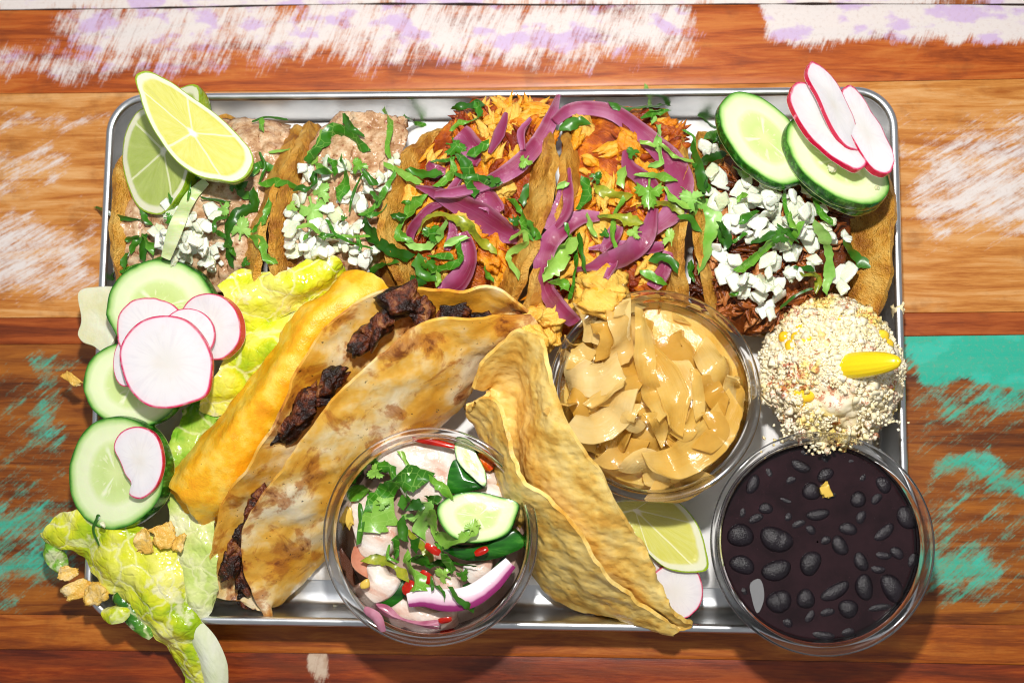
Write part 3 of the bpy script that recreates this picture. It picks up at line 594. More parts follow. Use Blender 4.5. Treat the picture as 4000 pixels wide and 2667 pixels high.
# ------------------------------------------------------------------ tray and paper
TW, TH = 33.0, 22.013
def rrect(ins, z, r0=1.75, nc=14):
    hw, hh, r = TW / 2 - ins, TH / 2 - ins, max(r0 - ins, .3); pts = []
    for cx, cy, a0 in ((hw - r, hh - r, 0), (-hw + r, hh - r, 90), (-hw + r, -hh + r, 180), (hw - r, -hh + r, 270)):
        for k in range(nc): a = math.radians(a0 + 90 * k / (nc - 1)); pts.append((cx + r * math.cos(a), cy + r * math.sin(a), z))
    q = np.array(pts + pts[:1]); out = []                      # more points on the long sides
    for i in range(len(q) - 1):
        m_ = max(1, int(np.linalg.norm(q[i + 1] - q[i]) / 1.0)); out += [q[i] + (q[i + 1] - q[i]) * t / m_ for t in range(m_)]
    return np.array(out)
def sweep(prof, **k): 
    n = len(rrect(.5, 0)); L = []
    for ins, z in prof:
        hw, hh, r = TW / 2 - ins, TH / 2 - ins, max(1.75 - ins, .3); q = rrect(.5, z).copy()
        base = rrect(.5, z); c = np.stack([np.clip(base[:, 0], -(TW / 2 - 1.75), TW / 2 - 1.75), np.clip(base[:, 1], -(TH / 2 - 1.75), TH / 2 - 1.75)], 1)
        d = base[:, :2] - c; l = np.linalg.norm(d, axis=1, keepdims=True); q[:, :2] = c + d / l * (1.75 - ins); L.append(q)
    return np.array(L)
tray = thing('serving_tray', 'rectangular aluminium sheet tray with rolled rim holding all the food', 'tray', (0, 0, 0))
prof = [(.33, 2.08), (.36, 1.9), (.44, 1.2), (.50, .75), (.56, .48), (.68, .26), (.88, .15), (1.2, .12), (1.5, .118)]
L = sweep(prof); L2 = sweep([(i - .07 if k < 5 else i, z - (0 if k < 5 else .07)) for k, (i, z) in enumerate(prof)][::-1])
n = L.shape[1]; V = np.concatenate([L, L2], 0); V[..., 2] += .02 * vn(V * .2, 3)
F = [gfaces(V.shape[0], n, 0, True), np.array([(np.arange(n) + (len(prof) - 1) * n)]), np.array([(np.arange(n)[::-1] + len(prof) * n)])]
F[0] = np.array([f for f in F[0] if not (f[0] // n == len(prof) - 1)])
mk('pan', V.reshape(-1, 3), F, alu, parent=tray, sharp=60)
a = np.linspace(0, 2 * math.pi, 13)[:-1]
L = sweep([(.185 + .185 * math.cos(t), 2.115 + .185 * math.sin(t)) for t in a])
mk('rolled_rim', L.reshape(-1, 3), [np.concatenate([gfaces(12, n, 0, True), np.stack([np.arange(n) + 11 * n, np.roll(np.arange(n), -1) + 11 * n, np.roll(np.arange(n), -1), np.arange(n)], 1)])], alu, parent=tray)
G = grid([[(-15.55, 10.2, .2), (-5, 10.25, .2), (5, 10.2, .2), (15.5, 10.2, .2)], [(-15.6, 0, .2), (-5, 0, .2), (5, 0, .2), (15.5, 0, .2)], [(-15.6, -9.3, .2), (-5, -9.35, .2), (5, -9.45, .2), (15.4, -9.4, .2)]], 70, 50, False)
G[..., 2] += .03 * fbm(G * .35, 8) + .02
V, F, A = shell(G, .02); mk('paper_liner', V, F, paper_m, label='white paper sheet lining the bottom of the metal tray', cat='paper')

# ------------------------------------------------------------------ five filled tacos along the top of the tray
TP = {1: 'the taco under the lime wedges', 2: 'the pale bean taco with no lime on it', 3: 'the chicken taco next to the pale bean taco', 4: 'the chicken taco next to the beef taco', 5: 'the brown beef taco'}
def which(px): return 1 if px < 1050 else 2 if px < 1500 else 3 if px < 2150 else 4 if px < 2685 else 5
def taco_shell(parent, Le, Re, seed, foldz=.55, mat=tortilla_corn):
    rows = []
    for l, r in zip(Le, Re):
        L_, R_ = P(*l), P(*r); f = (L_ + R_) / 2; f[2] = foldz
        b = lambda a, t, o: a * (1 - t) + f * t + np.array([o, 0, 0])
        rows.append([L_, b(L_, .35, -.12), b(L_, .7, -.25), f, b(R_, .7, .25), b(R_, .35, .12), R_])
    return sheet('tortilla', rows, mat, 50, 60, .30, .09, 1.5, .10, 1.3, seed, px=False, parent=parent)
TS = {
 1: ([(880, 455, 2.6), (470, 620, 3.4), (448, 720, 4.1), (437, 850, 4.3), (442, 980, 4.2), (462, 1100, 3.6), (490, 1220, 2.6)],
     [(1165, 490, 2.9), (1146, 580, 4.2), (1106, 680, 4.8), (1057, 800, 5.1), (1020, 940, 5.1), (1010, 1060, 4.7), (1018, 1170, 3.9)]),
 2: ([(1205, 478, 2.9), (1165, 570, 4.3), (1128, 680, 5.0), (1088, 800, 5.3), (1062, 930, 5.3), (1056, 1050, 4.8), (1062, 1150, 4.0)],
     [(1440, 490, 2.4), (1530, 640, 3.6), (1505, 740, 4.0), (1490, 850, 4.1), (1500, 950, 4.1), (1525, 1040, 3.9), (1560, 1130, 3.5)]),
 3: ([(1790, 478, 2.3), (1640, 545, 3.6), (1545, 650, 4.5), (1502, 780, 4.9), (1494, 900, 4.9), (1528, 1040, 4.6), (1570, 1150, 3.9)],
     [(2130, 470, 2.8), (2158, 560, 4.4), (2160, 660, 5.0), (2138, 790, 5.3), (2095, 950, 5.3), (2040, 1090, 4.9), (2000, 1210, 4.1)]),
 4: ([(2205, 480, 2.8), (2198, 570, 4.2), (2198, 670, 4.8), (2178, 800, 5.1), (2135, 960, 5.1), (2080, 1110, 4.7), (2040, 1230, 4.0)],
     [(2560, 470, 2.4), (2672, 560, 3.9), (2690, 680, 4.6), (2668, 830, 5.0), (2662, 980, 5.0), (2672, 1100, 4.7), (2690, 1210, 4.0)]),
 5: ([(2720, 520, 2.6), (2712, 640, 3.8), (2716, 760, 4.3), (2722, 880, 4.4), (2730, 1010, 4.4), (2750, 1160, 4.0), (2780, 1310, 3.2)],
     [(3330, 480, 2.0), (3440, 620, 3.0), (3490, 780, 3.7), (3490, 920, 3.9), (3480, 1050, 3.8), (3460, 1150, 3.4), (3420, 1260, 2.7)])}
FR = {
 1: [[(860, 480), (960, 470), (1110, 500)], [(700, 560), (900, 560), (1110, 590)], [(540, 690), (800, 690), (1070, 700)], [(500, 850), (760, 850), (1015, 850)], [(500, 1000), (760, 1000), (985, 1000)], [(520, 1140), (760, 1150), (990, 1130)]],
 2: [[(1370, 450), (1460, 445), (1570, 470)], [(1270, 540), (1400, 540), (1560, 560)], [(1180, 680), (1330, 690), (1510, 690)], [(1110, 850), (1290, 850), (1490, 850)], [(1090, 1000), (1290, 1000), (1500, 990)], [(1090, 1130), (1290, 1140), (1530, 1120)]],
 3: [[(1880, 395), (2000, 390), (2160, 400)], [(1740, 540), (1930, 530), (2140, 540)], [(1640, 680), (1880, 690), (2140, 690)], [(1560, 850), (1830, 850), (2100, 850)], [(1560, 1000), (1800, 1000), (2050, 1000)], [(1600, 1150), (1800, 1160), (1990, 1150)]],
 4: [[(2230, 430), (2400, 420), (2570, 440)], [(2230, 560), (2430, 560), (2640, 570)], [(2220, 700), (2430, 700), (2660, 700)], [(2190, 850), (2410, 850), (2640, 850)], [(2150, 1000), (2390, 1000), (2640, 1000)], [(2090, 1160), (2350, 1160), (2640, 1150)], [(2060, 1310), (2180, 1310), (2500, 1250)]],
 5: [[(2800, 620), (2960, 620), (3150, 650)], [(2750, 760), (2990, 750), (3260, 770)], [(2750, 900), (3000, 890), (3290, 900)], [(2740, 1050), (2990, 1040), (3260, 1050)], [(2730, 1170), (2960, 1180), (3190, 1170)], [(2800, 1290), (2920, 1300), (3060, 1280)]]}
TL = {1: 'soft corn taco of pale bean mash partly covered by the lime wedges', 2: 'pale bean taco heaped with white onion between the lime taco and a chicken taco', 3: 'orange chicken taco with pickled onion next to the pale bean taco',
      4: 'orange chicken taco with pickled onion next to the brown beef taco', 5: 'corn taco of dark brown shredded beef under diced white onion'}
rng = np.random.default_rng(11)
for t in range(1, 6):
    Le, Re = TS[t]; mid = (P(*Le[3]) + P(*Re[3])) / 2; mid[2] = .25
    tc = thing('taco', TL[t], 'taco', mid, 'filled tacos along the edge of the tray')
    taco_shell(tc, Le, Re, t * 7)
    rows = []
    for k, r in enumerate(FR[t]):
        r = [(r[0][0] - 30, r[0][1]), r[1], (r[2][0] + 22, r[2][1])]
        e = min(k, len(FR[t]) - 1 - k); h = (3.0, 4.0, 4.35)[min(e, 2)] - (.3 if t in (3, 4, 5) else 0)
        if k == 0 and t == 2: h = 3.6
        rows.append([r[0] + (h - .6,), ((r[0][0] + r[1][0]) / 2, (r[0][1] + r[1][1]) / 2, h - .15), r[1] + (h,), ((r[2][0] + r[1][0]) / 2, (r[2][1] + r[1][1]) / 2, h - .15), r[2] + (h - .6,)])
    G = grid(rows, 60, 60)
    mt = {1: mash_m, 2: mash_m, 3: chicken_m, 4: chicken_m, 5: beef_m}[t]
    G[..., 2] += fbm(G * 1.0, t * 3, 4) * (.28 if t < 3 else .2) + (np.abs(vn(G * 2.6, t)) * .22 if t < 3 else 0)
    V, F, A = shell(G, .3); A['rnd'] = np.full(len(V), .25)
    mk('filling', V, F, mt, parent=tc, attrs=A)
    if t >= 3:
        nb = (62, 70, 120)[t - 3]; PS, DR, LNs, RDs, RN = [], [], [], [], []
        for k in range(nb):                                    # pulled meat: bundles of parallel fibres
            i, j = rng.integers(3, 57, 2); a0 = rng.normal((1.2, .9, .5)[t - 3], .9); d0 = np.array([math.cos(a0), math.sin(a0), rng.normal(0, .12)]); s0 = np.array([-d0[1], d0[0], 0])
            m_ = rng.integers(4, 10); wd_ = rng.uniform(.2, .5) if t < 5 else rng.uniform(.12, .3); l0 = rng.uniform(.7, 1.7) if t < 5 else rng.uniform(.5, 1.2); r0 = rng.uniform(0, 1); up = rng.uniform(.02, .34)
            for q in range(m_):
                o_ = rng.uniform(-1, 1); PS.append(G[i, j] + s0 * o_ * wd_ + d0 * rng.normal(0, .12) + [0, 0, up + .16 * (1 - o_ * o_) + rng.normal(0, .03)]); DR.append(d0 + rng.normal(0, .10, 3) * [1, 1, .5]); LNs.append(l0 * rng.uniform(.6, 1.15))
                RDs.append(rng.uniform(.08, .17) if t < 5 else rng.uniform(.05, .105)); RN.append(np.clip(r0 + rng.normal(0, .12), 0, 1))
        V, F, _ = shreds(np.array(PS), np.array(LNs), np.array(RDs), np.array(DR), t, bend=.35 if t < 5 else .6, rough=.16, seg=9)
        mk('shredded_meat', V, F, mt, parent=tc, attrs=dict(rnd=np.repeat(np.array(RN), 54)), kind='stuff')
        for k in range((14, 16, 16)[t - 3]):                   # a few larger lumps
            i, j = rng.integers(5, 55, 2); s = rng.uniform(.7, 1.3) if t < 5 else rng.uniform(.5, .9); q = G[i, j] + [0, 0, .2]
            v = chunk_v((s * 1.3, s * .8, s * .7), (rng.normal(0, .4), rng.normal(0, .4), rng.normal(1, .8)), CG10, .7, .34, 2.0, 100 * t + k)
            mk('meat_piece', v + q, CG10[1], mt, parent=tc, attrs=dict(rnd=np.full(len(v), rng.uniform(.3, 1))))
# spilled chicken below the chicken taco, beside the cup
for k, (x, y, s) in enumerate([(2090, 1250, 120), (2140, 1290, 110), (2080, 1310, 90), (2170, 1240, 90), (2300, 1130, 130), (2360, 1110, 140), (2260, 1200, 110), (2350, 1180, 120)]):
    c = drop(x, y, .2); v = chunk_v((s / 85, s / 120, s / 130), (.2 * math.sin(k), .3 * math.cos(k), k * 1.3), CG10, .7, .36, 2.0, 900 + k)
    mk('chicken_piece', v + c, CG10[1], chicken_m, attrs=dict(rnd=np.full(len(v), .85)), label='bright orange chicken lump spilling out beside the rim of the amber onion cup', cat='chicken', group='chicken spilled by the onion cup')

# ------------------------------------------------------------------ pickled red onion
PO = [
 (C2, [(1390, 380), (1460, 470), (1470, 610)], [150, 170, 90], 'broad faded pickled onion petal at the far end of the first chicken taco'),
 (C2, [(1705, 245), (1650, 400), (1590, 520)], [30, 75, 30], 'short upright pickled onion sliver between yellow chicken pieces'),
 (C2, [(1170, 590), (1210, 640), (1290, 650)], [70, 90, 50], 'small pink onion piece under the cilantro tuft'),
 (C2, [(1060, 1150), (1050, 1070), (1110, 970), (1190, 890), (1290, 850)], [40, 60, 60, 50, 40], 'thin dark pickled onion arc along the corn shell edge'),
 (C2, [(1330, 960), (1340, 1060), (1300, 1180)], [40, 60, 50], 'narrow pink onion strip dropping below the olive cilantro'),
 (C2, [(1400, 1060), (1440, 1180), (1420, 1310), (1330, 1420), (1250, 1460)], [90, 110, 130, 150, 90], 'wide pickled onion petal reaching down to the flour taco'),
 (C2, [(1480, 830), (1580, 840), (1650, 930)], [100, 160, 120], 'shiny pale pink onion petal under the dark onion wedge'),
 (C2, [(1090, 745), (1230, 800), (1400, 880), (1560, 970), (1690, 1060), (1780, 1090)], [20, 90, 150, 190, 190, 120], 'large dark pickled onion wedge crossing the first chicken taco'),
 (C2, [(1390, 690), (1340, 750), (1300, 830)], [50, 60, 30], 'short pink onion fork beside the large dark wedge'),
 (C3, [(-330, 760), (-190, 745), (0, 690), (150, 610), (290, 480), (390, 330), (465, 120)], [60, 90, 100, 105, 100, 95, 30], 'long curved pickled onion slice rising to a point at the corn shell edge'),
 (C3, [(290, 270), (225, 350), (235, 470)], [25, 50, 40], 'thin pickled onion curl behind the long pointed slice'),
 (C3, [(1180, 1130), (1140, 1250), (1070, 1360)], [80, 120, 100], 'pickled onion end tucked above the amber onion cup rim'),
 (C3, [(1145, 1090), (1000, 1105), (850, 1090), (660, 1110)], [70, 75, 60, 20], 'pale pink onion strip lying level below the fourth taco centre'),
 (C3, [(830, 1190), (770, 1300)], [50, 40], 'small onion tail hanging by the yellow chicken lump'),
 (C3, [(895, 480), (920, 580), (990, 640), (1070, 720), (1060, 820)], [30, 90, 100, 90, 70], 'dark pointed onion wedge amid the second chicken taco'),
 (C3, [(440, 290), (520, 225), (680, 205), (830, 240), (960, 330), (1080, 430), (1200, 560), (1250, 700), (1210, 860), (1110, 960), (1030, 1040)], [80, 95, 95, 100, 105, 115, 150, 170, 160, 110, 60], 'biggest pickled onion ring arching over the second chicken taco'),
 (C3, [(535, 590), (515, 720), (490, 850), (400, 990)], [20, 90, 130, 110], 'pointed pickled onion petal leaning on the shared corn shell edge'),
 (C3, [(730, 900), (600, 910), (480, 990), (395, 1090), (365, 1210), (390, 1370), (470, 1490), (570, 1580)], [70, 95, 110, 115, 110, 110, 130, 110], 'pickled onion crescent curving down beside the onion cup'),
 (C3, [(1080, 850), (1040, 990), (930, 1120), (760, 1200), (570, 1245)], [70, 130, 140, 100, 30], 'tapering pickled onion slice sweeping through the second chicken taco middle'),
 (C3, [(850, 960), (800, 1050), (740, 1130)], [90, 90, 40], 'short onion piece under the olive cilantro strip')]
for k, (C_, pts, w, lab) in enumerate(PO):
    s = .6057 if C_ is C3 else .574
    ribbon('pickled_onion', C_(pts), [x * s * 1.15 for x in w], pick_m, lift=.16 + .02 * (k % 4), th=.09, arch=(.04, -.06, .07)[k % 3], twist=.5, taper=.25, seed=k + 3, nw=9, ruff=.05, label=lab, cat='pickled onion', group='pickled red onion slices on the chicken tacos')

# ------------------------------------------------------------------ diced white onion
DICE = [(C1, .6057, [(590, 1030, 105), (870, 1020, 110), (740, 1150, 130), (540, 1170, 100), (800, 1120, 100), (680, 1230, 120), (760, 1250, 120), (580, 1250, 95), (850, 1310, 95), (700, 1310, 105), (540, 1220, 85), (620, 1190, 95), (870, 1380, 80), (930, 1250, 80), (690, 900, 65), (820, 1360, 75), (650, 1310, 80), (740, 1060, 80), (900, 1330, 60), (800, 1200, 90), (620, 1130, 80)]),
        (C2, .574, [(360, 660, 120), (500, 570, 85), (600, 600, 85), (690, 640, 95), (870, 690, 95), (600, 830, 85), (700, 860, 130), (310, 820, 95), (260, 960, 100), (540, 970, 135), (430, 1010, 115), (690, 1010, 115), (600, 1030, 95), (270, 1060, 135), (340, 1110, 105), (250, 1180, 115), (430, 1170, 135), (560, 1160, 95), (660, 1200, 95), (760, 1230, 95), (800, 1190, 75), (740, 1290, 105), (240, 1330, 80), (480, 900, 85), (930, 580, 75), (760, 760, 95), (870, 770, 85), (420, 730, 90), (500, 1090, 90), (370, 1200, 90), (620, 1110, 80), (480, 640, 80), (760, 700, 70), (230, 1110, 80)]),
        (C4, .7018, [(230, 550, 110), (300, 710, 110), (285, 830, 105), (420, 770, 90), (470, 830, 115), (400, 880, 120), (560, 760, 115), (530, 840, 115), (600, 890, 125), (540, 990, 115), (720, 860, 120), (760, 900, 110), (830, 880, 95), (890, 980, 75), (790, 1010, 100), (810, 1070, 95), (700, 1120, 115), (630, 1070, 95), (920, 1050, 65), (830, 1160, 85), (390, 970, 105), (300, 1130, 90), (330, 1230, 120), (370, 1190, 90), (430, 1320, 120), (470, 1280, 80), (540, 1280, 95), (600, 1180, 115), (520, 1360, 95), (600, 1290, 85), (690, 1240, 95), (560, 1430, 95), (630, 1360, 75), (800, 780, 70), (980, 1250, 130), (1000, 1030, 60), (470, 1050, 65), (650, 960, 90), (590, 1010, 80), (680, 800, 80), (610, 820, 80), (760, 960, 85), (700, 990, 70)])]
LN = {1: 'diced white onion piece in the heap on the taco under the limes', 2: 'diced white onion piece in the heap on the pale bean taco', 5: 'diced white onion piece in the heap on the brown beef taco'}
random.seed(5); k = 0
for C_, s, lst in DICE:
    for (x, y, w) in [q for q in lst] + [(x + random.uniform(-45, 45), y + random.uniform(-45, 45), w * .8) for x, y, w in lst] + [(x + random.uniform(-60, 60), y + random.uniform(-60, 60), w * .65) for x, y, w in lst[::2]]:
        k += 1; (px, py), = C_([(x, y)]); d = w * s / PXCM * 1.02; t = which(px); t = t if t in LN else 2
        c = drop(px, py, .12 + .03 * (k % 3), 3)
        chunk('onion_dice', c, (d * random.uniform(.9, 1.15), d * random.uniform(.65, .95), random.uniform(.10, .20)), (random.gauss(0, .5), random.gauss(0, .5), random.uniform(0, 6.28)), onion_m, CG5, .46, .22, 1.1, k, 80,
              label=LN[t], cat='onion', group=f'diced white onion on {TP[t]}')
ribbon('onion_strip', C1([(835, 840), (745, 930), (665, 1080), (575, 1335)]), [40, 52, 58, 46], strip_m, lift=.28, th=.09, arch=.08, twist=.2, taper=.2, seed=4, label='long pale green onion strip lying below the front lime wedge', cat='onion')

# ------------------------------------------------------------------ cilantro
ST = [(C1, .6057, [([(120, 1005), (250, 1060), (420, 1090)], 32, 'd'), ([(410, 1010), (470, 1120)], 42, 'd'), ([(340, 1290), (440, 1180)], 50, 'd'), ([(440, 1180), (420, 1350)], 45, 'd'), ([(430, 1200), (500, 1300)], 50, 'm'), ([(310, 1220), (400, 1200)], 40, 'd'), ([(300, 1400), (330, 1300)], 50, 'd'),
        ([(275, 1425), (400, 1380), (550, 1335)], 65, 'm'), ([(550, 760), (600, 790), (720, 800), (800, 815)], 40, 'm'), ([(800, 940), (880, 950), (990, 975)], 25, 'd'), ([(1040, 830), (1060, 920), (1170, 950)], 60, 'd'),
        ([(1130, 890), (1150, 1000), (1020, 1060), (960, 1150), (975, 1280), (990, 1390)], 75, 'd'), ([(1245, 960), (1210, 1080), (1130, 1170)], 42, 'm'), ([(885, 1170), (895, 1090), (970, 1070)], 28, 'd'), ([(900, 1160), (960, 1200)], 26, 'd'), ([(1130, 1220), (1190, 1230), (1220, 1320), (1270, 1370)], 75, 'm'),
        ([(950, 1250), (1030, 1310)], 60, 'd'), ([(1120, 810), (1180, 740), (1260, 760)], 55, 'm'), ([(1180, 650), (1215, 760), (1180, 850)], 20, 'd'), ([(1180, 865), (1290, 845), (1415, 880)], 80, 'm'), ([(1400, 890), (1500, 870), (1550, 770)], 55, 'd'), ([(1540, 740), (1640, 790)], 50, 'm'), ([(1500, 710), (1560, 620), (1640, 500)], 85, 'm'),
        ([(1240, 655), (1370, 630)], 26, 'm'), ([(1130, 455), (1220, 430), (1360, 440)], 16, 'd'), ([(1190, 430), (1190, 510)], 42, 'm'), ([(595, 980), (610, 910)], 30, 'd'), ([(715, 960), (740, 840)], 22, 'd'), ([(220, 1480), (240, 1400)], 40, 'd'), ([(1010, 880), (1100, 860)], 40, 'd')],
       [(940, 1010, 105, 'p'), (1060, 1150, 150, 'p'), (1090, 1360, 70, 'd'), (590, 1075, 75, 'm'), (1010, 860, 90, 'd')]),
      (C2, .574, [([(350, 580), (460, 430), (500, 370), (640, 420), (755, 510)], 90, 'm'), ([(600, 250), (630, 340), (740, 400)], 50, 'd'), ([(870, 220), (910, 350), (890, 480), (900, 550)], 45, 'm'), ([(1010, 260), (1090, 320), (1210, 335)], 30, 'm'), ([(1150, 125), (1165, 200), (1150, 280)], 55, 'd'),
        ([(1330, 215), (1430, 195), (1545, 180)], 70, 'd'), ([(1320, 365), (1440, 290), (1540, 260)], 40, 'm'), ([(1500, 170), (1525, 270)], 50, 'm'), ([(1200, 575), (1350, 560)], 55, 'm'), ([(1380, 520), (1450, 640), (1500, 800)], 85, 'm'), ([(1450, 540), (1585, 450)], 60, 'm'), ([(1330, 560), (1345, 640), (1215, 745)], 50, 'm'), ([(1350, 660), (1500, 690), (1665, 735)], 55, 'm'),
        ([(1030, 625), (1140, 665), (1270, 660)], 75, 'd'), ([(865, 590), (960, 640), (1115, 725)], 55, 'm'), ([(990, 855), (1060, 855)], 26, 'm'), ([(1140, 800), (1040, 930), (975, 1080), (1040, 1130)], 75, 'm'), ([(1090, 1050), (1150, 960), (1320, 940), (1450, 1030), (1510, 1110), (1640, 1185)], 65, 'o'),
        ([(1030, 1150), (1180, 1150), (1250, 1060), (1300, 985)], 60, 'p'), ([(1280, 1145), (1370, 1110), (1445, 1090)], 45, 'p'), ([(1370, 1130), (1385, 1240), (1190, 1325)], 50, 'm'), ([(1180, 1210), (1340, 1225)], 55, 'm'), ([(730, 970), (800, 1080), (900, 1180), (1050, 1240)], 95, 'd'), ([(760, 1335), (860, 1270), (965, 1250)], 75, 'd'), ([(1090, 1220), (1150, 1330), (1215, 1390)], 100, 'd'),
        ([(1240, 1330), (1240, 1420)], 50, 'm'), ([(1560, 1295), (1600, 1395)], 45, 'm'), ([(275, 1025), (380, 1015), (430, 1060), (530, 1085), (700, 1085), (775, 1080)], 34, 'm'), ([(430, 1095), (530, 1070)], 45, 'm'), ([(485, 970), (540, 1060), (620, 1110), (795, 1165)], 32, 'm'), ([(325, 1110), (365, 1035)], 40, 'm'), ([(515, 560), (545, 670)], 55, 'm'), ([(570, 550), (605, 640), (560, 840)], 80, 'm'),
        ([(745, 640), (660, 800), (635, 920)], 16, 'd'), ([(730, 640), (805, 740)], 55, 'd'), ([(950, 650), (880, 760), (810, 880), (710, 945)], 45, 'm'), ([(750, 945), (860, 900), (885, 850)], 45, 'm'), ([(790, 780), (830, 840)], 35, 'd'), ([(510, 1380), (590, 1320)], 80, 'd'), ([(690, 1080), (710, 1180)], 30, 'm'), ([(920, 950), (1010, 960)], 60, 'd'), ([(400, 640), (500, 650)], 50, 'd')],
       [(380, 900, 220, 'p'), (440, 790, 150, 'p'), (250, 880, 80, 'm'), (1350, 470, 150, 'm'), (700, 610, 120, 'm'), (595, 955, 45, 'd'), (1080, 1400, 160, 'd'), (1200, 1060, 130, 'm'), (1180, 1270, 120, 'd')]),
      (C3, .6057, [([(1040, 55), (1060, 180), (1085, 290)], 55, 'p'), ([(1110, 310), (1105, 430), (1125, 560), (1050, 570)], 55, 'p'), ([(1120, 430), (1220, 520), (1340, 545)], 40, 'm'), ([(800, 190), (1030, 190), (1180, 170)], 65, 'd'), ([(1000, 270), (1090, 230), (1180, 220)], 50, 'm'), ([(1250, 135), (1360, 230), (1500, 330)], 90, 'd'), ([(470, 325), (560, 300), (655, 280)], 75, 'd'),
        ([(990, 415), (1085, 455)], 45, 'm'), ([(955, 630), (1090, 640), (1230, 660)], 42, 'm'), ([(700, 690), (790, 760), (910, 800)], 95, 'o'), ([(640, 650), (645, 760), (590, 855)], 60, 'm'), ([(870, 590), (865, 710)], 60, 'm'), ([(890, 780), (830, 900), (805, 1010), (835, 1105)], 40, 'm'), ([(730, 900), (850, 910), (985, 955)], 70, 'o'), ([(970, 835), (1110, 820), (1200, 830), (1275, 890)], 48, 'o'),
        ([(640, 890), (700, 1030)], 48, 'm'), ([(1060, 1165), (1150, 1170), (1235, 1245)], 60, 'd'), ([(990, 1260), (1060, 1280), (1150, 1345)], 60, 'm'), ([(515, 940), (570, 1100), (570, 1250), (535, 1435)], 38, 'm'), ([(540, 1050), (470, 1180), (365, 1285)], 95, 'm'), ([(430, 1310), (530, 1355)], 75, 'm'), ([(590, 1010), (620, 1150), (635, 1265)], 38, 'd'), ([(455, 710), (525, 680)], 42, 'p'), ([(260, 690), (230, 820)], 50, 'd'), ([(150, 790), (230, 880)], 40, 'm'), ([(230, 890), (270, 980), (345, 1045)], 70, 'm'),
        ([(150, 1040), (250, 1000), (265, 1060), (140, 1150), (210, 1290)], 45, 'm'), ([(1270, 725), (1370, 820), (1420, 930), (1400, 1080), (1350, 1230)], 150, 'L'), ([(1150, 710), (1220, 810), (1310, 840)], 48, 'm'), ([(1240, 910), (1290, 900), (1370, 1000)], 55, 'd'), ([(1530, 950), (1530, 1060), (1560, 1110)], 60, 'd'), ([(1310, 1190), (1330, 1320)], 40, 'd'), ([(1340, 560), (1400, 650), (1440, 730)], 48, 'd'), ([(1420, 400), (1540, 350)], 65, 'm'), ([(1270, 340), (1335, 390), (1330, 490), (1400, 560)], 24, 'm'), ([(1400, 640), (1400, 780)], 45, 'd'), ([(280, 930), (310, 1030)], 40, 'd')],
       [(945, 490, 85, 'd'), (1050, 740, 190, 'm'), (705, 650, 85, 'm'), (960, 1000, 95, 'm'), (760, 1005, 65, 'm'), (1190, 1040, 115, 'm'), (250, 545, 95, 'm'), (40, 670, 90, 'd'), (1330, 790, 150, 'p'), (180, 920, 80, 'd')]),
      (C4, .7018, [([(140, 510), (180, 620), (205, 770)], 50, 'd'), ([(300, 950), (345, 1040), (340, 1105)], 45, 'd'), ([(375, 640), (455, 705)], 30, 'm'), ([(410, 945), (510, 885)], 45, 'm'), ([(660, 720), (665, 850), (690, 930), (710, 1005)], 26, 'm'), ([(825, 810), (850, 880), (935, 965)], 38, 'm'), ([(820, 955), (880, 1040), (910, 1200), (885, 1345)], 55, 'p'),
        ([(475, 1060), (580, 1020), (705, 1000)], 50, 'd'), ([(395, 1230), (490, 1150), (610, 1040)], 62, 'm'), ([(690, 1070), (765, 945)], 40, 'm'), ([(620, 970), (720, 1040), (745, 1065)], 40, 'd'), ([(375, 1060), (450, 1010)], 34, 'm'), ([(995, 1065), (1060, 1140), (1125, 1205)], 65, 'd'), ([(715, 1195), (825, 1215)], 34, 'd'), ([(760, 1240), (850, 1260), (830, 1340)], 48, 'o'), ([(640, 1430), (740, 1350), (820, 1320)], 18, 'd'), ([(355, 1360), (405, 1350)], 24, 'm'), ([(395, 830), (450, 790)], 30, 'm'), ([(555, 705), (655, 770)], 40, 'm'), ([(200, 620), (330, 560)], 45, 'd'), ([(690, 900), (720, 990)], 34, 'm')],
       [(310, 490, 130, 'd'), (640, 1030, 90, 'd')])]
MT = dict(d=cil_dark, m=cil_m, p=cil_pale, o=cil_olive, L=cil_pale)
CL = {'d': 'dark green', 'm': 'mid green', 'p': 'pale green', 'o': 'olive yellowish'}
seed = 0
def cil_tags(px, kind, what):
    t = which(px)
    return dict(label=f'{CL[kind]} cilantro {what} scattered on {TP[t]}', cat='cilantro', group=f'{CL[kind]} cilantro {what}s on {TP[t]}')
for C_, s, strokes, leaves in ST:
    for pts, w, kd in strokes:
        seed += 1; q = C_(pts); cx = sum(p[0] for p in q) / len(q)
        kw = dict(label='large pale cilantro leaf hanging between the chicken taco and the beef taco', cat='cilantro') if kd == 'L' else cil_tags(cx, kd, 'shred')
        ribbon('cilantro', q, w * s * 1.15, MT[kd], lift=.17 + .05 * (seed % 3), th=.02, arch=-.08, vee=(.35, -.3, .15)[seed % 3], twist=.75, ser=.2, teeth=.28 if w > 30 else .1, slant=.7, taper=.35, seed=seed, nw=7, ruff=.07, **kw)
    for x, y, w, kd in leaves:
        seed += 1; (px, py), = C_([(x, y)])
        leafdisc('cilantro_leaf', px, py, w * s * 1.25, seed * 2.4, MT[kd], lift=.26, seed=seed, **cil_tags(px, kd, 'leaflet'))

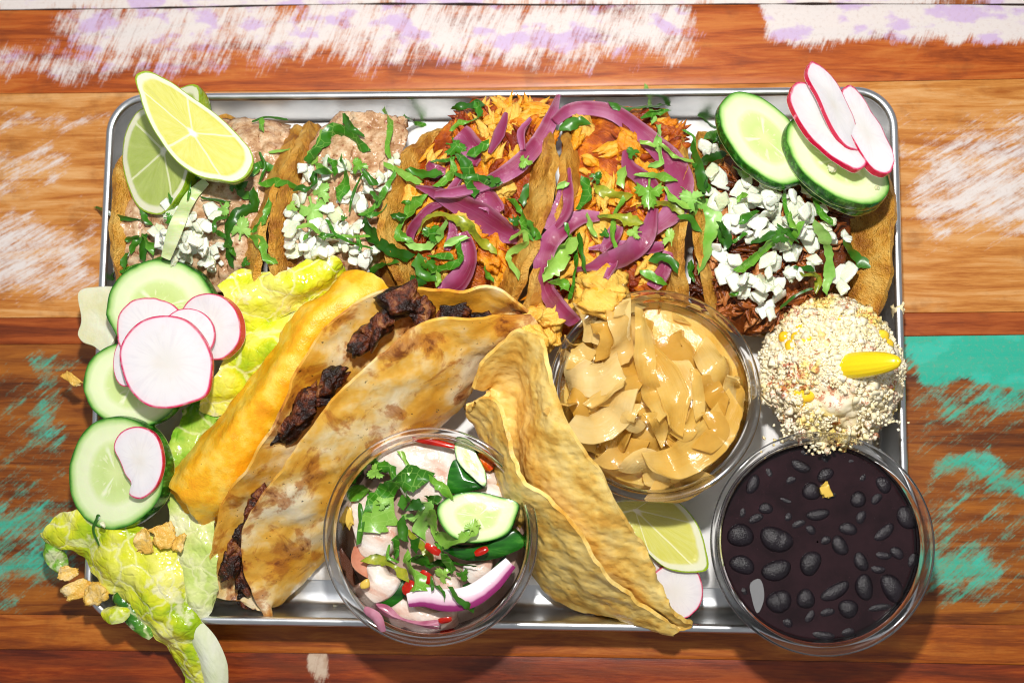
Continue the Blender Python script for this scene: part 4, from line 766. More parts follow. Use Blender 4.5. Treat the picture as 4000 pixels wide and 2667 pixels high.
# ------------------------------------------------------------------ lettuce, lower side of the tray
def rz(rows, zs): return [[p + (z,) for p in r] for r, z in zip(rows, zs)]
def leafsheet(name, rows, mat, lab, amp=.28, nu=80, nv=70, seed=0, th=.05, wob=.16, freq=.85, **k):
    return sheet(name, rows, mat, nu, nv, th, amp * 1.1, freq * .85, wob * .6, 1.5, seed, 2, label=lab, cat='lettuce', group='dressed lettuce leaves', **k)
leafsheet('lettuce_leaf', rz([[(660, 1870), (700, 1920), (760, 1990), (840, 2010)], [(668, 2050), (720, 2090), (780, 2090), (845, 2060)], [(690, 2200), (740, 2220), (790, 2220), (850, 2190)], [(715, 2360), (760, 2380), (810, 2350), (850, 2300)], [(760, 2440), (790, 2430), (820, 2400), (850, 2340)]], (2.6, 2.8, 2.8, 2.5, 2.2)), lettuce_p, 'pale narrow lettuce leaf squeezed beside the open end of the flour taco', .2, seed=1)
leafsheet('lettuce_leaf', rz([[(700, 1600), (790, 1540), (900, 1470), (1010, 1440)], [(655, 1740), (740, 1670), (830, 1610), (940, 1530)], [(650, 1900), (690, 1830), (760, 1770), (830, 1690)], [(660, 2000), (700, 1940), (760, 1880), (830, 1800)]], (2.8, 3.1, 3.0, 2.6)), lettuce_g, 'fresh green lettuce piece between the cucumber slices and the golden taco', .26, seed=2)
leafsheet('lettuce_leaf', rz([[(960, 1230), (1080, 1200), (1220, 1140), (1340, 1080)], [(900, 1350), (1010, 1330), (1110, 1270), (1200, 1200)], [(830, 1480), (920, 1470), (1010, 1440), (1090, 1360)], [(780, 1600), (850, 1610), (910, 1580), (990, 1480)]], (3.3, 3.9, 3.9, 3.0)), lettuce_m, 'bright yellow lettuce leaf right along the golden taco under the pink-rimmed radish', .3, seed=3)
leafsheet('lettuce_leaf', rz([[(1240, 985), (1090, 1075), (930, 1050), (850, 1120)], [(1310, 1000), (1160, 1120), (1010, 1150), (890, 1190)], [(1345, 1070), (1230, 1190), (1090, 1260), (930, 1300)]], (4.6, 4.7, 3.7)), lettuce_m, 'ruffled yellow lettuce leaf tip touching the corn shells of the bean tacos', .34, seed=4)
lo = thing('romaine_leaf', 'long dressed yellow romaine leaf hanging over the tray corner onto the table', 'lettuce', P(500, 2300, 2.5), 'dressed lettuce leaves')
R4 = [[(185, 2090), (200, 2030), (290, 1992), (370, 2010)], [(195, 2130), (290, 2065), (410, 2050), (540, 2050)], [(270, 2150), (370, 2130), (520, 2100), (665, 2110)], [(370, 2240), (460, 2220), (560, 2195), (700, 2190)], [(455, 2320), (550, 2290), (620, 2260), (720, 2280)], [(530, 2400), (600, 2380), (670, 2360), (750, 2380)], [(615, 2480), (680, 2460), (730, 2440), (800, 2450)], [(690, 2580), (740, 2540), (790, 2510), (830, 2530)], [(725, 2700), (780, 2680), (820, 2660), (862, 2650)]]
Z4 = ([2.2, 3.0, 3.2, 3.0], [2.4, 3.2, 3.4, 3.2], [2.3, 3.3, 3.5, 3.2], [2.4, 3.3, 3.4, 3.0], [2.4, 3.2, 3.3, 2.9], [2.4, 3.1, 3.2, 2.7], [1.9, 2.8, 2.9, 2.4], [1.3, 2.2, 2.3, 1.8], [.9, 1.6, 1.7, 1.3])
sheet('blade', [[p + (z,) for p, z in zip(r, zz)] for r, zz in zip(R4, Z4)], lettuce_m, 70, 150, .05, .26, .8, .12, 1.5, 5, 2, parent=lo)
ribbon('stalk', [(742, 2420), (798, 2500), (835, 2590), (848, 2700)], [50, 85, 95, 85], rib_m, zs=(2.5, 2.0, 1.7, 1.2), th=.3, arch=.3, twist=.05, taper=.1, nw=9, seed=2, parent=lo, st=False)
ribbon('lettuce_leaf', [(215, 2040), (205, 2130), (250, 2240)], [60, 95, 70], lettuce_g, zs=(2.4, 2.0, 1.9), th=.05, arch=.3, seed=3, ruff=.12, nw=9, label='curled green lettuce edge beneath the long romaine leaf tip', cat='lettuce', group='dressed lettuce leaves')
ribbon('lettuce_leaf', [(450, 2320), (520, 2410), (590, 2490)], [60, 75, 50], lettuce_d, zs=(2.5, 2.5, 2.2), th=.05, arch=.3, seed=5, ruff=.12, nw=9, label='dark green lettuce scrap sticking out under the long romaine leaf', cat='lettuce', group='dressed lettuce leaves')
ribbon('lettuce_leaf', [(400, 2390), (450, 2400), (510, 2385)], [60, 80, 50], lettuce_m, zs=(2.4, 2.6, 2.5), th=.06, arch=.3, seed=8, ruff=.15, nw=9, label='small yellow lettuce scrap resting on the tray corner rim', cat='lettuce', group='dressed lettuce leaves')
for k, (x, y, a, b, h, z, lab) in enumerate([(265, 2240, 90, 70, .35, 2.3, 'small fried crisp under the curled lettuce edge'), (300, 2300, 150, 90, .35, 2.4, 'large jagged fried crisp beside the tray corner'), (375, 2320, 130, 120, .7, 2.5, 'pale dressed crouton lump by the tray corner rim'), (560, 2115, 130, 95, .4, 3.5, 'golden crisp on the long romaine leaf below the cucumber'),
        (640, 2090, 130, 110, .4, 3.5, 'yellow crisp flake beside the green lettuce piece'), (282, 1480, 120, 55, .3, 2.5, 'narrow fried crisp poking out over the tray edge under the cucumber'), (695, 2120, 70, 90, .5, 3.3, 'little brown crouton next to the pale lettuce leaf')]):
    c = P(x, y, z); v = chunk_v((a / PXCM, b / PXCM, h * .6), (.25 * math.sin(k * 2), .3 * math.cos(k), .5 * k), CG10, .5, .32, 1.6, 40 + k); v[:, 2] += .14 * fbm(v * 2.2 + k, k); v = v * .72 + c
    mk('fried_crisp', v, CG10[1], crisp_m, label=lab, cat='crisp', group='fried crisps in the salad')
slab('cheese_shaving', smooth_poly([(315, 1135), (380, 1122), (455, 1128), (455, 1230), (450, 1320), (400, 1375), (365, 1350), (320, 1332), (305, 1310), (318, 1260)], 60), 2.95, parm_m, th=.22, amp=.03, wav=.05, label='pale hard cheese slab jutting over the tray edge behind the cucumber', cat='cheese')

# ------------------------------------------------------------------ golden taco, flour taco with steak, empty tostada shell
gt = thing('golden_taco', 'smooth golden yellow fried taco pressed against the flour taco', 'taco', P(1000, 1600, .3))
Lb = [(1345, 1065, 4.2), (1262, 1165, 4.0), (1190, 1208, 3.7), (1120, 1285, 3.4), (1050, 1405, 3.1), (950, 1540, 2.9), (850, 1665, 2.8), (750, 1770, 2.7), (648, 1875, 2.6)]
Cb = [(1450, 1062, 5.2), (1350, 1150, 5.7), (1270, 1215, 5.9), (1190, 1310, 5.9), (1100, 1440, 5.7), (990, 1590, 5.4), (890, 1720, 5.0), (790, 1840, 4.6), (700, 1950, 4.1)]
Rb = [(1545, 1115, 5.0), (1450, 1190, 5.4), (1350, 1270, 5.4), (1260, 1380, 5.3), (1160, 1540, 5.1), (1050, 1690, 4.8), (950, 1830, 4.4), (860, 1950, 4.0), (750, 2030, 3.3)]
rows = []
for l, c, r in zip(Lb, Cb, Rb):
    lo_ = P(*l); c3 = P(*c); r3 = P(*r); f = lo_ + np.array([.5, .3, -1.6])
    rows.append([f, lo_, (lo_ + c3) / 2 + [-.1, .05, .35], c3, (c3 + r3) / 2 + [0, 0, .12], r3, r3 + [.5, -.4, -1.4]])
sheet('tortilla', rows, tortilla_gold, 50, 90, .16, .06, .9, .10, 1.4, 21, px=False, parent=gt, ragged=.05)
sheet('torn_end', rz([[(655, 1880), (700, 1900), (780, 1900), (850, 1930)], [(690, 1930), (740, 1960), (790, 1960), (830, 1990)], [(745, 2025), (760, 2010), (775, 1990), (800, 2000)]], (3.4, 3.2, 2.6)), tortilla_gold, 26, 20, .14, .10, 1.6, .14, 1.6, 23, parent=gt)

ft = thing('flour_taco', 'browned flour tortilla folded over charred steak, standing in the tray middle', 'taco', P(1500, 1850, .3))
FE = [(2066, 1222, 5.6), (1950, 1236, 6.3), (1830, 1250, 6.8), (1660, 1258, 7.1), (1545, 1335, 7.2), (1430, 1440, 7.1), (1300, 1565, 6.8), (1200, 1690, 6.4), (1125, 1800, 6.0), (1050, 1910, 5.5), (985, 1995, 4.9), (950, 2080, 4.3), (945, 2170, 3.6), (965, 2265, 2.8), (1030, 2392, 1.9)]
FO = [(2062, 1240, 5.0), (2030, 1300, 4.4), (1985, 1365, 3.9), (1930, 1430, 3.3), (1870, 1500, 2.9), (1790, 1590, 2.4), (1700, 1690, 2.0), (1600, 1800, 1.6), (1500, 1910, 1.3), (1410, 2015, 1.1), (1320, 2120, .9), (1240, 2210, .8), (1170, 2280, .8), (1100, 2345, .9), (1034, 2396, 1.7)]
RE = [(2060, 1215, 5.6), (2000, 1165, 6.0), (1900, 1120, 6.2), (1790, 1140, 6.3), (1690, 1138, 6.3), (1560, 1125, 6.3), (1440, 1160, 6.3), (1290, 1270, 6.4), (1190, 1400, 6.3), (1085, 1630, 5.9), (945, 1855, 5.0), (862, 1990, 4.1), (825, 2150, 3.2), (815, 2260, 2.5), (840, 2330, 2.0)]
rows = []
for e, f, r in zip(FE, FO, RE):
    E_, F_, R_ = P(*e), P(*f), P(*r)
    inn = F_ + np.array([-.35, .25, .35]); out = np.array([.42, -.32, 0])
    rows.append([E_, E_ * .75 + F_ * .25 + out * .5, E_ * .45 + F_ * .55 + out * .75, F_ * .85 + E_ * .15 + out * .35, F_, inn, R_ * .4 + inn * .6 + [-.25, .1, -.5], R_ * .75 + inn * .25 + [-.12, .05, -.35], R_])
sheet('tortilla', rows, flour_m, 90, 110, .13, .075, .85, .07, 1.3, 31, px=False, parent=ft)
SK = [(1570, 1182, 150, 110, .3, .5), (1650, 1212, 90, 70, 1.2, .2), (1480, 1275, 130, 85, .8, .1), (1410, 1335, 130, 75, .9, -.1), (1772, 1226, 105, 60, .2, .1), (1880, 1240, 70, 40, .1, 0), (1292, 1490, 120, 75, 1.1, .1), (1245, 1550, 80, 70, .2, -.2), (1165, 1625, 190, 95, .75, .1), (1095, 1700, 90, 60, .3, .1), (1020, 1930, 70, 45, .8, -.4), (985, 2000, 80, 50, 1.1, -.3), (950, 2075, 80, 60, 1.2, -.1), (928, 2125, 110, 80, 1.4, .1), (905, 2205, 120, 70, 1.2, .1), (948, 2265, 90, 50, 1.6, 0), (952, 2325, 90, 50, 1.7, .1)]
for k, (x, y, s, w_, an, up) in enumerate(SK):
    b = min(range(15), key=lambda i: abs((FE[i][0] + RE[i][0]) / 2 - x) + abs((FE[i][1] + RE[i][1]) / 2 - y)); z = min(FE[b][2], RE[b][2]) - .6 + up
    v = chunk_v((s / PXCM, w_ / PXCM * .95, w_ / PXCM * .9), (.3 * math.sin(k * 3), .3 * math.cos(k * 2), an), CG10, .45, .42, 1.3, 200 + k) + P(x, y, z)
    mk('steak_piece', v, CG10[1], steak_m, parent=ft)
ts = thing('tostada_shell', 'empty crisp yellow corn shell standing open between the two clear cups', 'taco shell', P(2250, 2050, .3))
BE = [(1842, 1520, 4.2), (1885, 1430, 5.0), (1955, 1335, 5.8), (2035, 1286, 6.4), (2105, 1315, 6.9), (2140, 1420, 7.1), (2165, 1530, 7.2), (2225, 1680, 7.1), (2290, 1775, 6.9), (2345, 1860, 6.6), (2405, 1970, 6.1), (2470, 2065, 5.5), (2535, 2170, 4.8), (2590, 2285, 3.8)]
FEd = [(1850, 1600, 4.2), (1868, 1562, 4.9), (1915, 1555, 5.4), (1955, 1595, 5.7), (1978, 1680, 5.9), (1998, 1780, 6.0), (2055, 1885, 6.0), (2160, 1965, 5.9), (2215, 2020, 5.8), (2270, 2095, 5.5), (2340, 2205, 5.0), (2430, 2300, 4.3), (2530, 2370, 3.5), (2660, 2468, 2.7)]
FOd = [(1850, 1570, 3.6), (1858, 1620, 3.1), (1880, 1680, 2.7), (1905, 1750, 2.3), (1925, 1830, 2.0), (1955, 1930, 1.7), (1995, 2040, 1.4), (2040, 2150, 1.1), (2090, 2240, .9), (2150, 2310, .8), (2240, 2360, .8), (2350, 2400, 1.0), (2480, 2438, 1.5), (2655, 2472, 2.4)]
rows = []
for k, (e, f, r) in enumerate(zip(BE, FOd, FEd)):
    q = min(1.0, max(0.0, (k - 3) / 3.0))
    B_, F_, E_ = P(*e), P(*f), P(*r)
    inn = F_ + np.array([.45, .25, .25])
    rows.append([E_, E_ * .6 + F_ * .4 + [-.22, -.12, 0], F_ * .8 + E_ * .2 + [-.2, -.12, 0], F_, inn, inn * .55 + B_ * .45 + np.array([.30, .18, -.75]) * (1 - q) + np.array([-.25, -.1, .35]) * q, B_ * .8 + inn * .2 + np.array([.12, .05, -.3]) * (1 - q) + np.array([-.12, -.05, .22]) * q, B_])
sheet('shell_wall', rows, tostada_m, 80, 90, .17, .07, 1.5, .10, 1.2, 41, px=False, parent=ts)

# ------------------------------------------------------------------ plastic cups
def cup(px, py, d_px, ztop, h, lab, rs=1.0):
    """clear cup whose rim stands at this place of the photo"""
    c = P(px, py, ztop); R = np.linalg.norm(P(px + d_px / 2, py, ztop) - c); zb = ztop - h
    o = thing('plastic_cup', lab, 'cup', (c[0], c[1], zb), 'small clear plastic cups'); cc = (c[0], c[1], zb)
    r0 = R * .67; w = .05; ri = R * .905
    wall = [(.01, .10), (r0 * .8, .10), (r0 * .93, .04), (r0, .06), (r0 * 1.03, .25)] + [(r0 * 1.03 + (ri - r0 * 1.03) * t, .25 + (h - .75) * t) for t in np.linspace(0, 1, 8)[1:]] + [(ri + .02, h - .42)]
    inner = [(r - w, z + .05) for r, z in wall[::-1] if r > .3] + [(.01, .15)]
    lathe('cup_wall', wall + inner, cc, clear, parent=o)
    s = R * .905
    rim = [(s - .03, h - .44), (s + .06, h - .38), (s + .10, h - .16), (s + .20, h - .08), (R - .10, h - .05), (R - .02, h - .09), (R, h - .03), (R - .03, h + .02), (R - .12, h + .03), (s + .18, h - .0), (s + .05, h - .06), (s + .01, h - .20), (s - .06, h - .34), (s - .03, h - .44)]
    lathe('cup_rim', rim, cc, rimglass, parent=o)
    return o, c, R, zb, ri
cO, pO, RO, zO, iO = cup(2556, 1542, 838, 5.3, 5.05, 'clear plastic cup full of amber stewed onions')
cV, pV, RV, zV, iV = cup(1679, 2092, 846, 5.2, 4.95, 'clear plastic cup of fish and cucumber hanging past the tray edge')
cB, pB, RB, zB, iB = cup(3211, 2120, 884, 5.4, 5.15, 'clear plastic cup of black beans over the tray corner')

def pool(name, c, r, z, mat, lab, cat, amp=.03, dep=.6, dome=0.0):
    a = np.linspace(0, 2 * math.pi, 72, endpoint=False); rr = np.r_[.01, np.linspace(.06, 1, 22)] * r
    G = np.stack([c[0] + rr[:, None] * np.cos(a), c[1] + rr[:, None] * np.sin(a), np.full((23, 72), z)], 2); G[..., 2] += fbm(G * 1.2, 4) * amp + dome * (1 - (rr / r) ** 2)[:, None]
    f_ = .96 - .27 * dep / 4.9; G = np.concatenate([G, (G[-1:] * [1, 1, 0] - [c[0], c[1], 0]) * f_ + [c[0], c[1], z - dep], (G[-1:] * [1, 1, 0] - [c[0], c[1], 0]) * .01 + [c[0], c[1], z - dep]], 0)
    return mk(name, G.reshape(-1, 3), [gfaces(25, 72, 0, True)], mat, label=lab, cat=cat)
# black beans
pool('bean_broth', pB, iB - .04, 4.55, soup_m, 'dark purple black bean broth filling the corner cup', 'bean broth', .02, 3.0)
BN = [(750, 345, 70, 38, 25), (900, 400, 62, 42, -35), (455, 455, 70, 40, -65), (815, 500, 62, 58, 0), (1000, 470, 42, 14, 0), (1255, 460, 62, 48, 60), (1100, 548, 55, 50, -60), (535, 605, 50, 40, 0), (855, 640, 78, 38, -10), (1200, 662, 40, 16, -10), (1395, 660, 80, 55, 65), (1040, 730, 62, 42, 10), (1260, 750, 80, 38, -40), (380, 770, 88, 75, 0), (600, 790, 112, 78, 20), (905, 800, 40, 30, -20), (990, 830, 70, 50, 60), (810, 940, 85, 65, -60), (1120, 930, 65, 45, 65), (390, 950, 85, 60, 20), (600, 980, 100, 65, -20), (1435, 920, 55, 28, -65), (1140, 1085, 85, 58, 85), (1305, 1090, 95, 65, 65), (615, 1170, 85, 72, -20), (780, 1160, 60, 65, 0), (960, 1110, 105, 45, -30), (915, 1240, 55, 28, -15), (1040, 1215, 65, 60, 0), (1235, 1210, 80, 25, -10), (405, 1110, 35, 22, 60), (670, 1305, 38, 32, 30), (890, 1380, 75, 28, 5), (1040, 1360, 48, 28, -15), (775, 262, 35, 22, 20), (1060, 315, 35, 20, 0), (660, 555, 48, 18, 20), (810, 735, 40, 30, 40), (1060, 265, 20, 15, 0), (520, 485, 22, 12, -40)]
_r = np.random.default_rng(8)
for _ in range(150):
    a_ = _r.uniform(0, 6.28); q_ = math.sqrt(_r.uniform(0, 1)) * 560; x_, y_ = 880 + q_ * math.cos(a_), 820 + q_ * math.sin(a_)
    if all(math.hypot(x_ - b_[0], y_ - b_[1]) > b_[2] + 30 for b_ in BN): BN.append((x_, y_, _r.uniform(32, 58), _r.uniform(22, 38), _r.uniform(-80, 80)))
for k, (x, y, rx, ry, an) in enumerate(BN):
    (px, py), = CB([(x, y)]); s = .6377 / PXCM * 2; c = P(px, py, 4.55)
    v = CG10[0] / np.linalg.norm(CG10[0], axis=1, keepdims=True) * (1 + .015 * fbm(CG10[0] * .8 + k * 5, k, 2))[:, None] * np.array([rx * s / 2, ry * s / 2, min(rx, ry) * s * .34]) * .95
    v[:, 1] -= (.09 if k % 2 else -.09) * ry * s * ((v[:, 0] / (rx * s / 2)) ** 2 - .4)
    if k in (14, 24): v[:, 2] -= .07 * np.exp(-((v[:, 0] - .1 * rx * s) / .06) ** 2)
    t = math.radians(-an); v = v @ np.array([[math.cos(t), math.sin(t), 0], [-math.sin(t), math.cos(t), 0], [0, 0, 1]]) + c + [0, 0, -.08 + .05 * (rx / 100)]
    mk('black_bean', v, CG10[1], bean_m, label=('large black bean ' if rx * ry > 4200 else 'small sunken black bean bit ' if rx * ry < 1600 else 'medium black bean ') + clock(px, py, 3211, 2120, 385) + ' of the bean cup', cat='bean', group='black beans in the corner cup')
slab('onion_sliver', smooth_poly(CB([(445, 1060), (490, 1035), (525, 1150), (485, 1245), (450, 1150)]), 30), 4.66, sliver_m, th=.08, label='grey translucent onion sliver floating among the black beans', cat='onion')
chunk('corn_bit', P(*CB([(903, 498)])[0], 4.68), (.36, .48, .25), (0, 0, .4), gum_m, CG5, .4, .3, 1.4, 3, label='yellow corn crumb floating between the black beans', cat='corn')
# stewed onion
pool('onion_juice', pO, iO - .05, 4.0, caramel_juice, 'amber juice under the stewed onions in the cup', 'onion juice', .12, 2.6, .4)
rng = np.random.default_rng(3)
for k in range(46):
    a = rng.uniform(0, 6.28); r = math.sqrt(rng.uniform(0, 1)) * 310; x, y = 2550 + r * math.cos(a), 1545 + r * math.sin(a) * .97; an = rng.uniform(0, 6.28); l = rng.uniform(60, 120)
    ribbon('stewed_onion', [(x - l * math.cos(an), y - l * math.sin(an)), (x + rng.normal(0, 25), y + rng.normal(0, 25)), (x + l * math.cos(an), y + l * math.sin(an))], rng.uniform(70, 130), caramel_shaded, lift=.04, th=.06, arch=(.35, .1, -.2)[k % 3], twist=.7, taper=.25, slant=.6, ser=.04, seed=k, ruff=.04, nw=9, label='translucent amber onion slice deep in the stewed onion cup', cat='stewed onion', group='stewed onion slices underneath')
SO = [([(250, 320), (330, 340), (450, 350), (560, 300)], 230, 0), ([(480, 270), (520, 430), (500, 600)], 130, 0), ([(820, 250), (950, 300), (1070, 390)], 150, 0), ([(760, 420), (880, 520), (1000, 420)], 250, 0), ([(180, 600), (300, 680), (440, 660), (510, 590)], 200, 1), ([(205, 930), (340, 960), (450, 900), (520, 760)], 240, 1), ([(300, 840), (420, 760), (530, 690)], 60, 0),
      ([(400, 1120), (520, 1150), (610, 1040)], 170, 0), ([(560, 1230), (620, 1170), (710, 1200), (730, 1350)], 160, 1), ([(700, 1330), (850, 1330), (1010, 1230)], 190, 0), ([(670, 1180), (820, 1190), (980, 1110), (1110, 980), (1210, 790)], [120, 190, 210, 190, 150], 2), ([(1060, 880), (1110, 980), (1000, 1110)], 110, 0), ([(850, 1030), (930, 980), (965, 870)], 95, 0),
      ([(820, 560), (880, 700), (930, 820)], 200, 1), ([(690, 480), (780, 640), (845, 800), (850, 990)], [60, 150, 160, 110], 2), ([(620, 245), (640, 400), (660, 560), (700, 750), (770, 920)], [50, 105, 120, 120, 80], 2), ([(1000, 470), (1080, 600), (1200, 650), (1310, 610)], [130, 160, 150, 110], 1), ([(1010, 650), (1090, 780), (1160, 860)], 120, 0), ([(1150, 700), (1240, 740), (1345, 700)], [110, 150, 110], 2), ([(965, 620), (985, 780), (995, 910)], 62, 1), ([(600, 840), (555, 930), (640, 975)], 80, 0), ([(680, 880), (740, 950), (765, 1090)], [80, 90, 20], 1), ([(690, 190), (560, 235), (470, 265)], 70, 0), ([(380, 330), (430, 420), (400, 540)], 120, 0), ([(330, 480), (260, 540), (190, 560)], 110, 0)]
for k, (pts, w, up) in enumerate(SO):
    ww = [x * .72 for x in w] if hasattr(w, '__len__') else w * .72
    ribbon('stewed_onion', CO(pts), ww, caramel_shaded if not up and k % 2 else caramel_m, lift=.10 + .16 * up, th=.07, arch=(.18, .06, -.12, .14)[k % 4], twist=.5, taper=.22, slant=.6, ser=.04, seed=60 + k, ruff=.04, nw=11,
           label=('glossy amber onion slice on top ' if up else 'curled amber onion slice ') + clock(CO(pts)[1][0], CO(pts)[1][1], 2550, 1545, 390) + ' of onion cup', cat='stewed onion', group='stewed onion slices at the surface')
# ceviche: fish, cucumber, onion, chili, cilantro
HM[:] = np.where(((np.arange(520)[:, None] / 10 - 26 - pV[0]) ** 2 + (np.arange(380)[None] / 10 - 19 - pV[1]) ** 2) < (RV + .1) ** 2, zV + 1.9, HM)
pool('lime_marinade', pV, iV - .12, 3.05, marinade_m, 'thin pale pink marinade under the fish in the clear cup', 'marinade', .04, 1.5)
FI = [([(440, 290), (540, 200), (640, 185), (950, 250), (945, 420), (915, 560), (800, 590), (660, 570), (560, 430), (450, 340)], 4.2, 'largest white fish chunk leaning on the far side of the clear cup'), ([(300, 600), (380, 560), (480, 600), (570, 780), (530, 900), (440, 955), (360, 940), (310, 820)], 3.8, 'white fish chunk under the cilantro beside the cup wall'),
      ([(285, 1140), (390, 1090), (385, 1010), (470, 1000), (510, 1060), (585, 1090), (560, 1170), (480, 1230), (370, 1245), (330, 1190)], 3.9, 'ragged white fish piece with a yellow seed on it'), ([(530, 1270), (600, 1220), (700, 1260), (830, 1305), (950, 1305), (940, 1350), (700, 1380), (580, 1330)], 3.6, 'long white fish piece under the purple onion slice'),
      ([(1010, 1010), (1100, 985), (1185, 965), (1170, 1060), (1050, 1115)], 3.7, 'thin white fish flake beside the cucumber skin'), ([(1030, 545), (1160, 470), (1240, 500), (1300, 590), (1150, 600)], 3.7, 'white fish flake behind the big cucumber piece'), ([(1090, 400), (1190, 385), (1240, 440), (1190, 500), (1100, 480)], 3.6, 'small pinkish fish flake by the orange chili'), ([(820, 1060), (960, 1090), (980, 1170), (860, 1180)], 3.5, 'shrunken fish bit under the chopped cilantro')]
for k, (pl, z, lab) in enumerate(FI):
    slab('fish_chunk', smooth_poly(CV(pl), 56), z, fish_m, th=.8, dome=.22, amp=.05, freq=1.6, bulge=.1, gx=.05 * ((k % 3) - 1), gy=.04, seed=k, label=lab, cat='fish', group='fish pieces in the clear cup')
k1 = thing('cucumber_wedge', 'upright cucumber wedge with green skin near the orange chili', 'cucumber', P(*CV([(1040, 450)])[0], 3.4), 'cucumber pieces in the clear cup')
slab('flesh', smooth_poly(CV([(968, 185), (1010, 185), (1100, 300), (1155, 440), (1150, 488), (1050, 420), (962, 310)]), 44), 4.55, cuc_m, th=.3, gy=.1, seed=3, parent=k1)
slab('skin', smooth_poly(CV([(955, 320), (1050, 425), (1152, 492), (1040, 525), (920, 535)]), 44), 4.25, cuc_skin, th=.6, seed=4, dome=.1, parent=k1)
slab('cucumber_slice', smooth_poly(CV([(845, 620), (950, 548), (1080, 530), (1230, 560), (1365, 612), (1340, 700), (1305, 780), (1150, 850), (1040, 855), (900, 790)]), 60), 4.75, cuc_m, th=.5, dome=.03, gy=.03, gx=-.02, seed=5, label='big pale cucumber piece lying across the clear fish cup', cat='cucumber', group='cucumber pieces in the clear cup')
slab('cucumber_slice', smooth_poly(CV([(870, 890), (1010, 900), (1180, 845), (1340, 785), (1398, 870), (1300, 930), (1120, 972), (1000, 965)]), 60), 4.2, cuc_skin, th=.6, dome=.2, gy=-.15, seed=6, label='cucumber piece turned dark skin up below the big pale one', cat='cucumber', group='cucumber pieces in the clear cup')
slab('cucumber_slice', smooth_poly(CV([(460, 1250), (560, 1140), (640, 1090), (660, 1130), (600, 1230), (510, 1275)]), 44), 3.7, cuc_skin, th=.5, dome=.1, seed=7, label='narrow dark green cucumber strip beside the ragged fish piece', cat='cucumber', group='cucumber pieces in the clear cup')
slab('cucumber_slice', smooth_poly(CV([(1000, 1140), (1150, 1090), (1250, 960), (1275, 940), (1200, 1080), (1060, 1160)]), 44), 3.6, cuc_skin, th=.4, seed=8, label='thin dark cucumber rind curving behind the purple onion slice', cat='cucumber', group='cucumber pieces in the clear cup')
ribbon('red_onion_slice', CV([(655, 1225), (760, 1205), (900, 1225), (1050, 1205), (1180, 1120), (1310, 985)]), [50, 72, 78, 76, 68, 50], redon_m, zs=(4.3, 4.4, 4.5, 4.5, 4.4, 4.3), th=.3, arch=.1, twist=.1, taper=.15, nw=11, seed=2, label='thick white red onion arc with purple edge in the fish cup', cat='red onion')
ribbon('red_onion_slice', CV([(400, 1270), (500, 1285), (590, 1365), (720, 1395), (860, 1370)]), 32, redon_p, zs=(3.9, 3.9, 3.8, 3.8, 3.8), th=.15, arch=.2, seed=4, label='thin soaked purple onion strip along the cup bottom edge', cat='red onion')
ribbon('red_onion_slice', CV([(375, 1285), (450, 1330), (492, 1420)]), [30, 40, 34], redon_p, zs=(5.1, 5.35, 5.2), th=.15, arch=.2, seed=6, label='purple onion end hanging over the clear cup rim', cat='red onion')
ribbon('tomato_strip', CV([(320, 880), (330, 970), (410, 1065)]), [30, 50, 50], tomato_m, zs=(3.7, 3.6, 3.6), th=.2, arch=.2, seed=7, label='soft orange pink strip against the clear cup wall', cat='tomato')
for k, (pts, w, mt, z, lab) in enumerate([([(680, 185), (800, 205), (950, 240)], 20, chili_m, 4.75, 'long red chili strip on the largest fish chunk'), ([(1100, 295), (1150, 340), (1190, 385)], 46, chili_o, 4.0, 'seeded orange chili piece by the cucumber wedge'), ([(640, 1190), (690, 1110)], 55, chili_m, 4.2, 'bright red chili piece below the chopped cilantro'), ([(765, 870), (855, 925)], 28, chili_m, 4.9, 'red chili shred beside the dark cucumber skin'), ([(1085, 930), (1165, 895)], 24, chili_m, 4.75, 'red chili speck on the dark cucumber skin'), ([(740, 1040), (795, 1110)], 40, chili_m, 4.2, 'red chili shred above the purple onion arc'), ([(850, 1360), (930, 1345)], 20, chili_m, 4.1, 'little red chili end beside the long fish piece')]):
    ribbon('chili_piece', CV(pts), w, mt, zs=[z] * len(pts), th=.1, arch=.25, seed=k, nw=7, label=lab, cat='chili', group='red chili pieces in the clear cup')
chunk('yellow_seed', P(*CV([(372, 1125)])[0], 4.45), (.36, .32, .18), (0, 0, .3), gum_m, CG5, .8, .1, 1, 1, label='yellow seed resting on the ragged fish piece', cat='seed')
chunk('yellow_crumb', P(*CV([(272, 690)])[0], 3.9), (.3, .75, .25), (0, .2, .2), gum_m, CG5, .5, .35, 1.6, 2, label='yellow crumb stuck at the clear cup wall', cat='crumb')
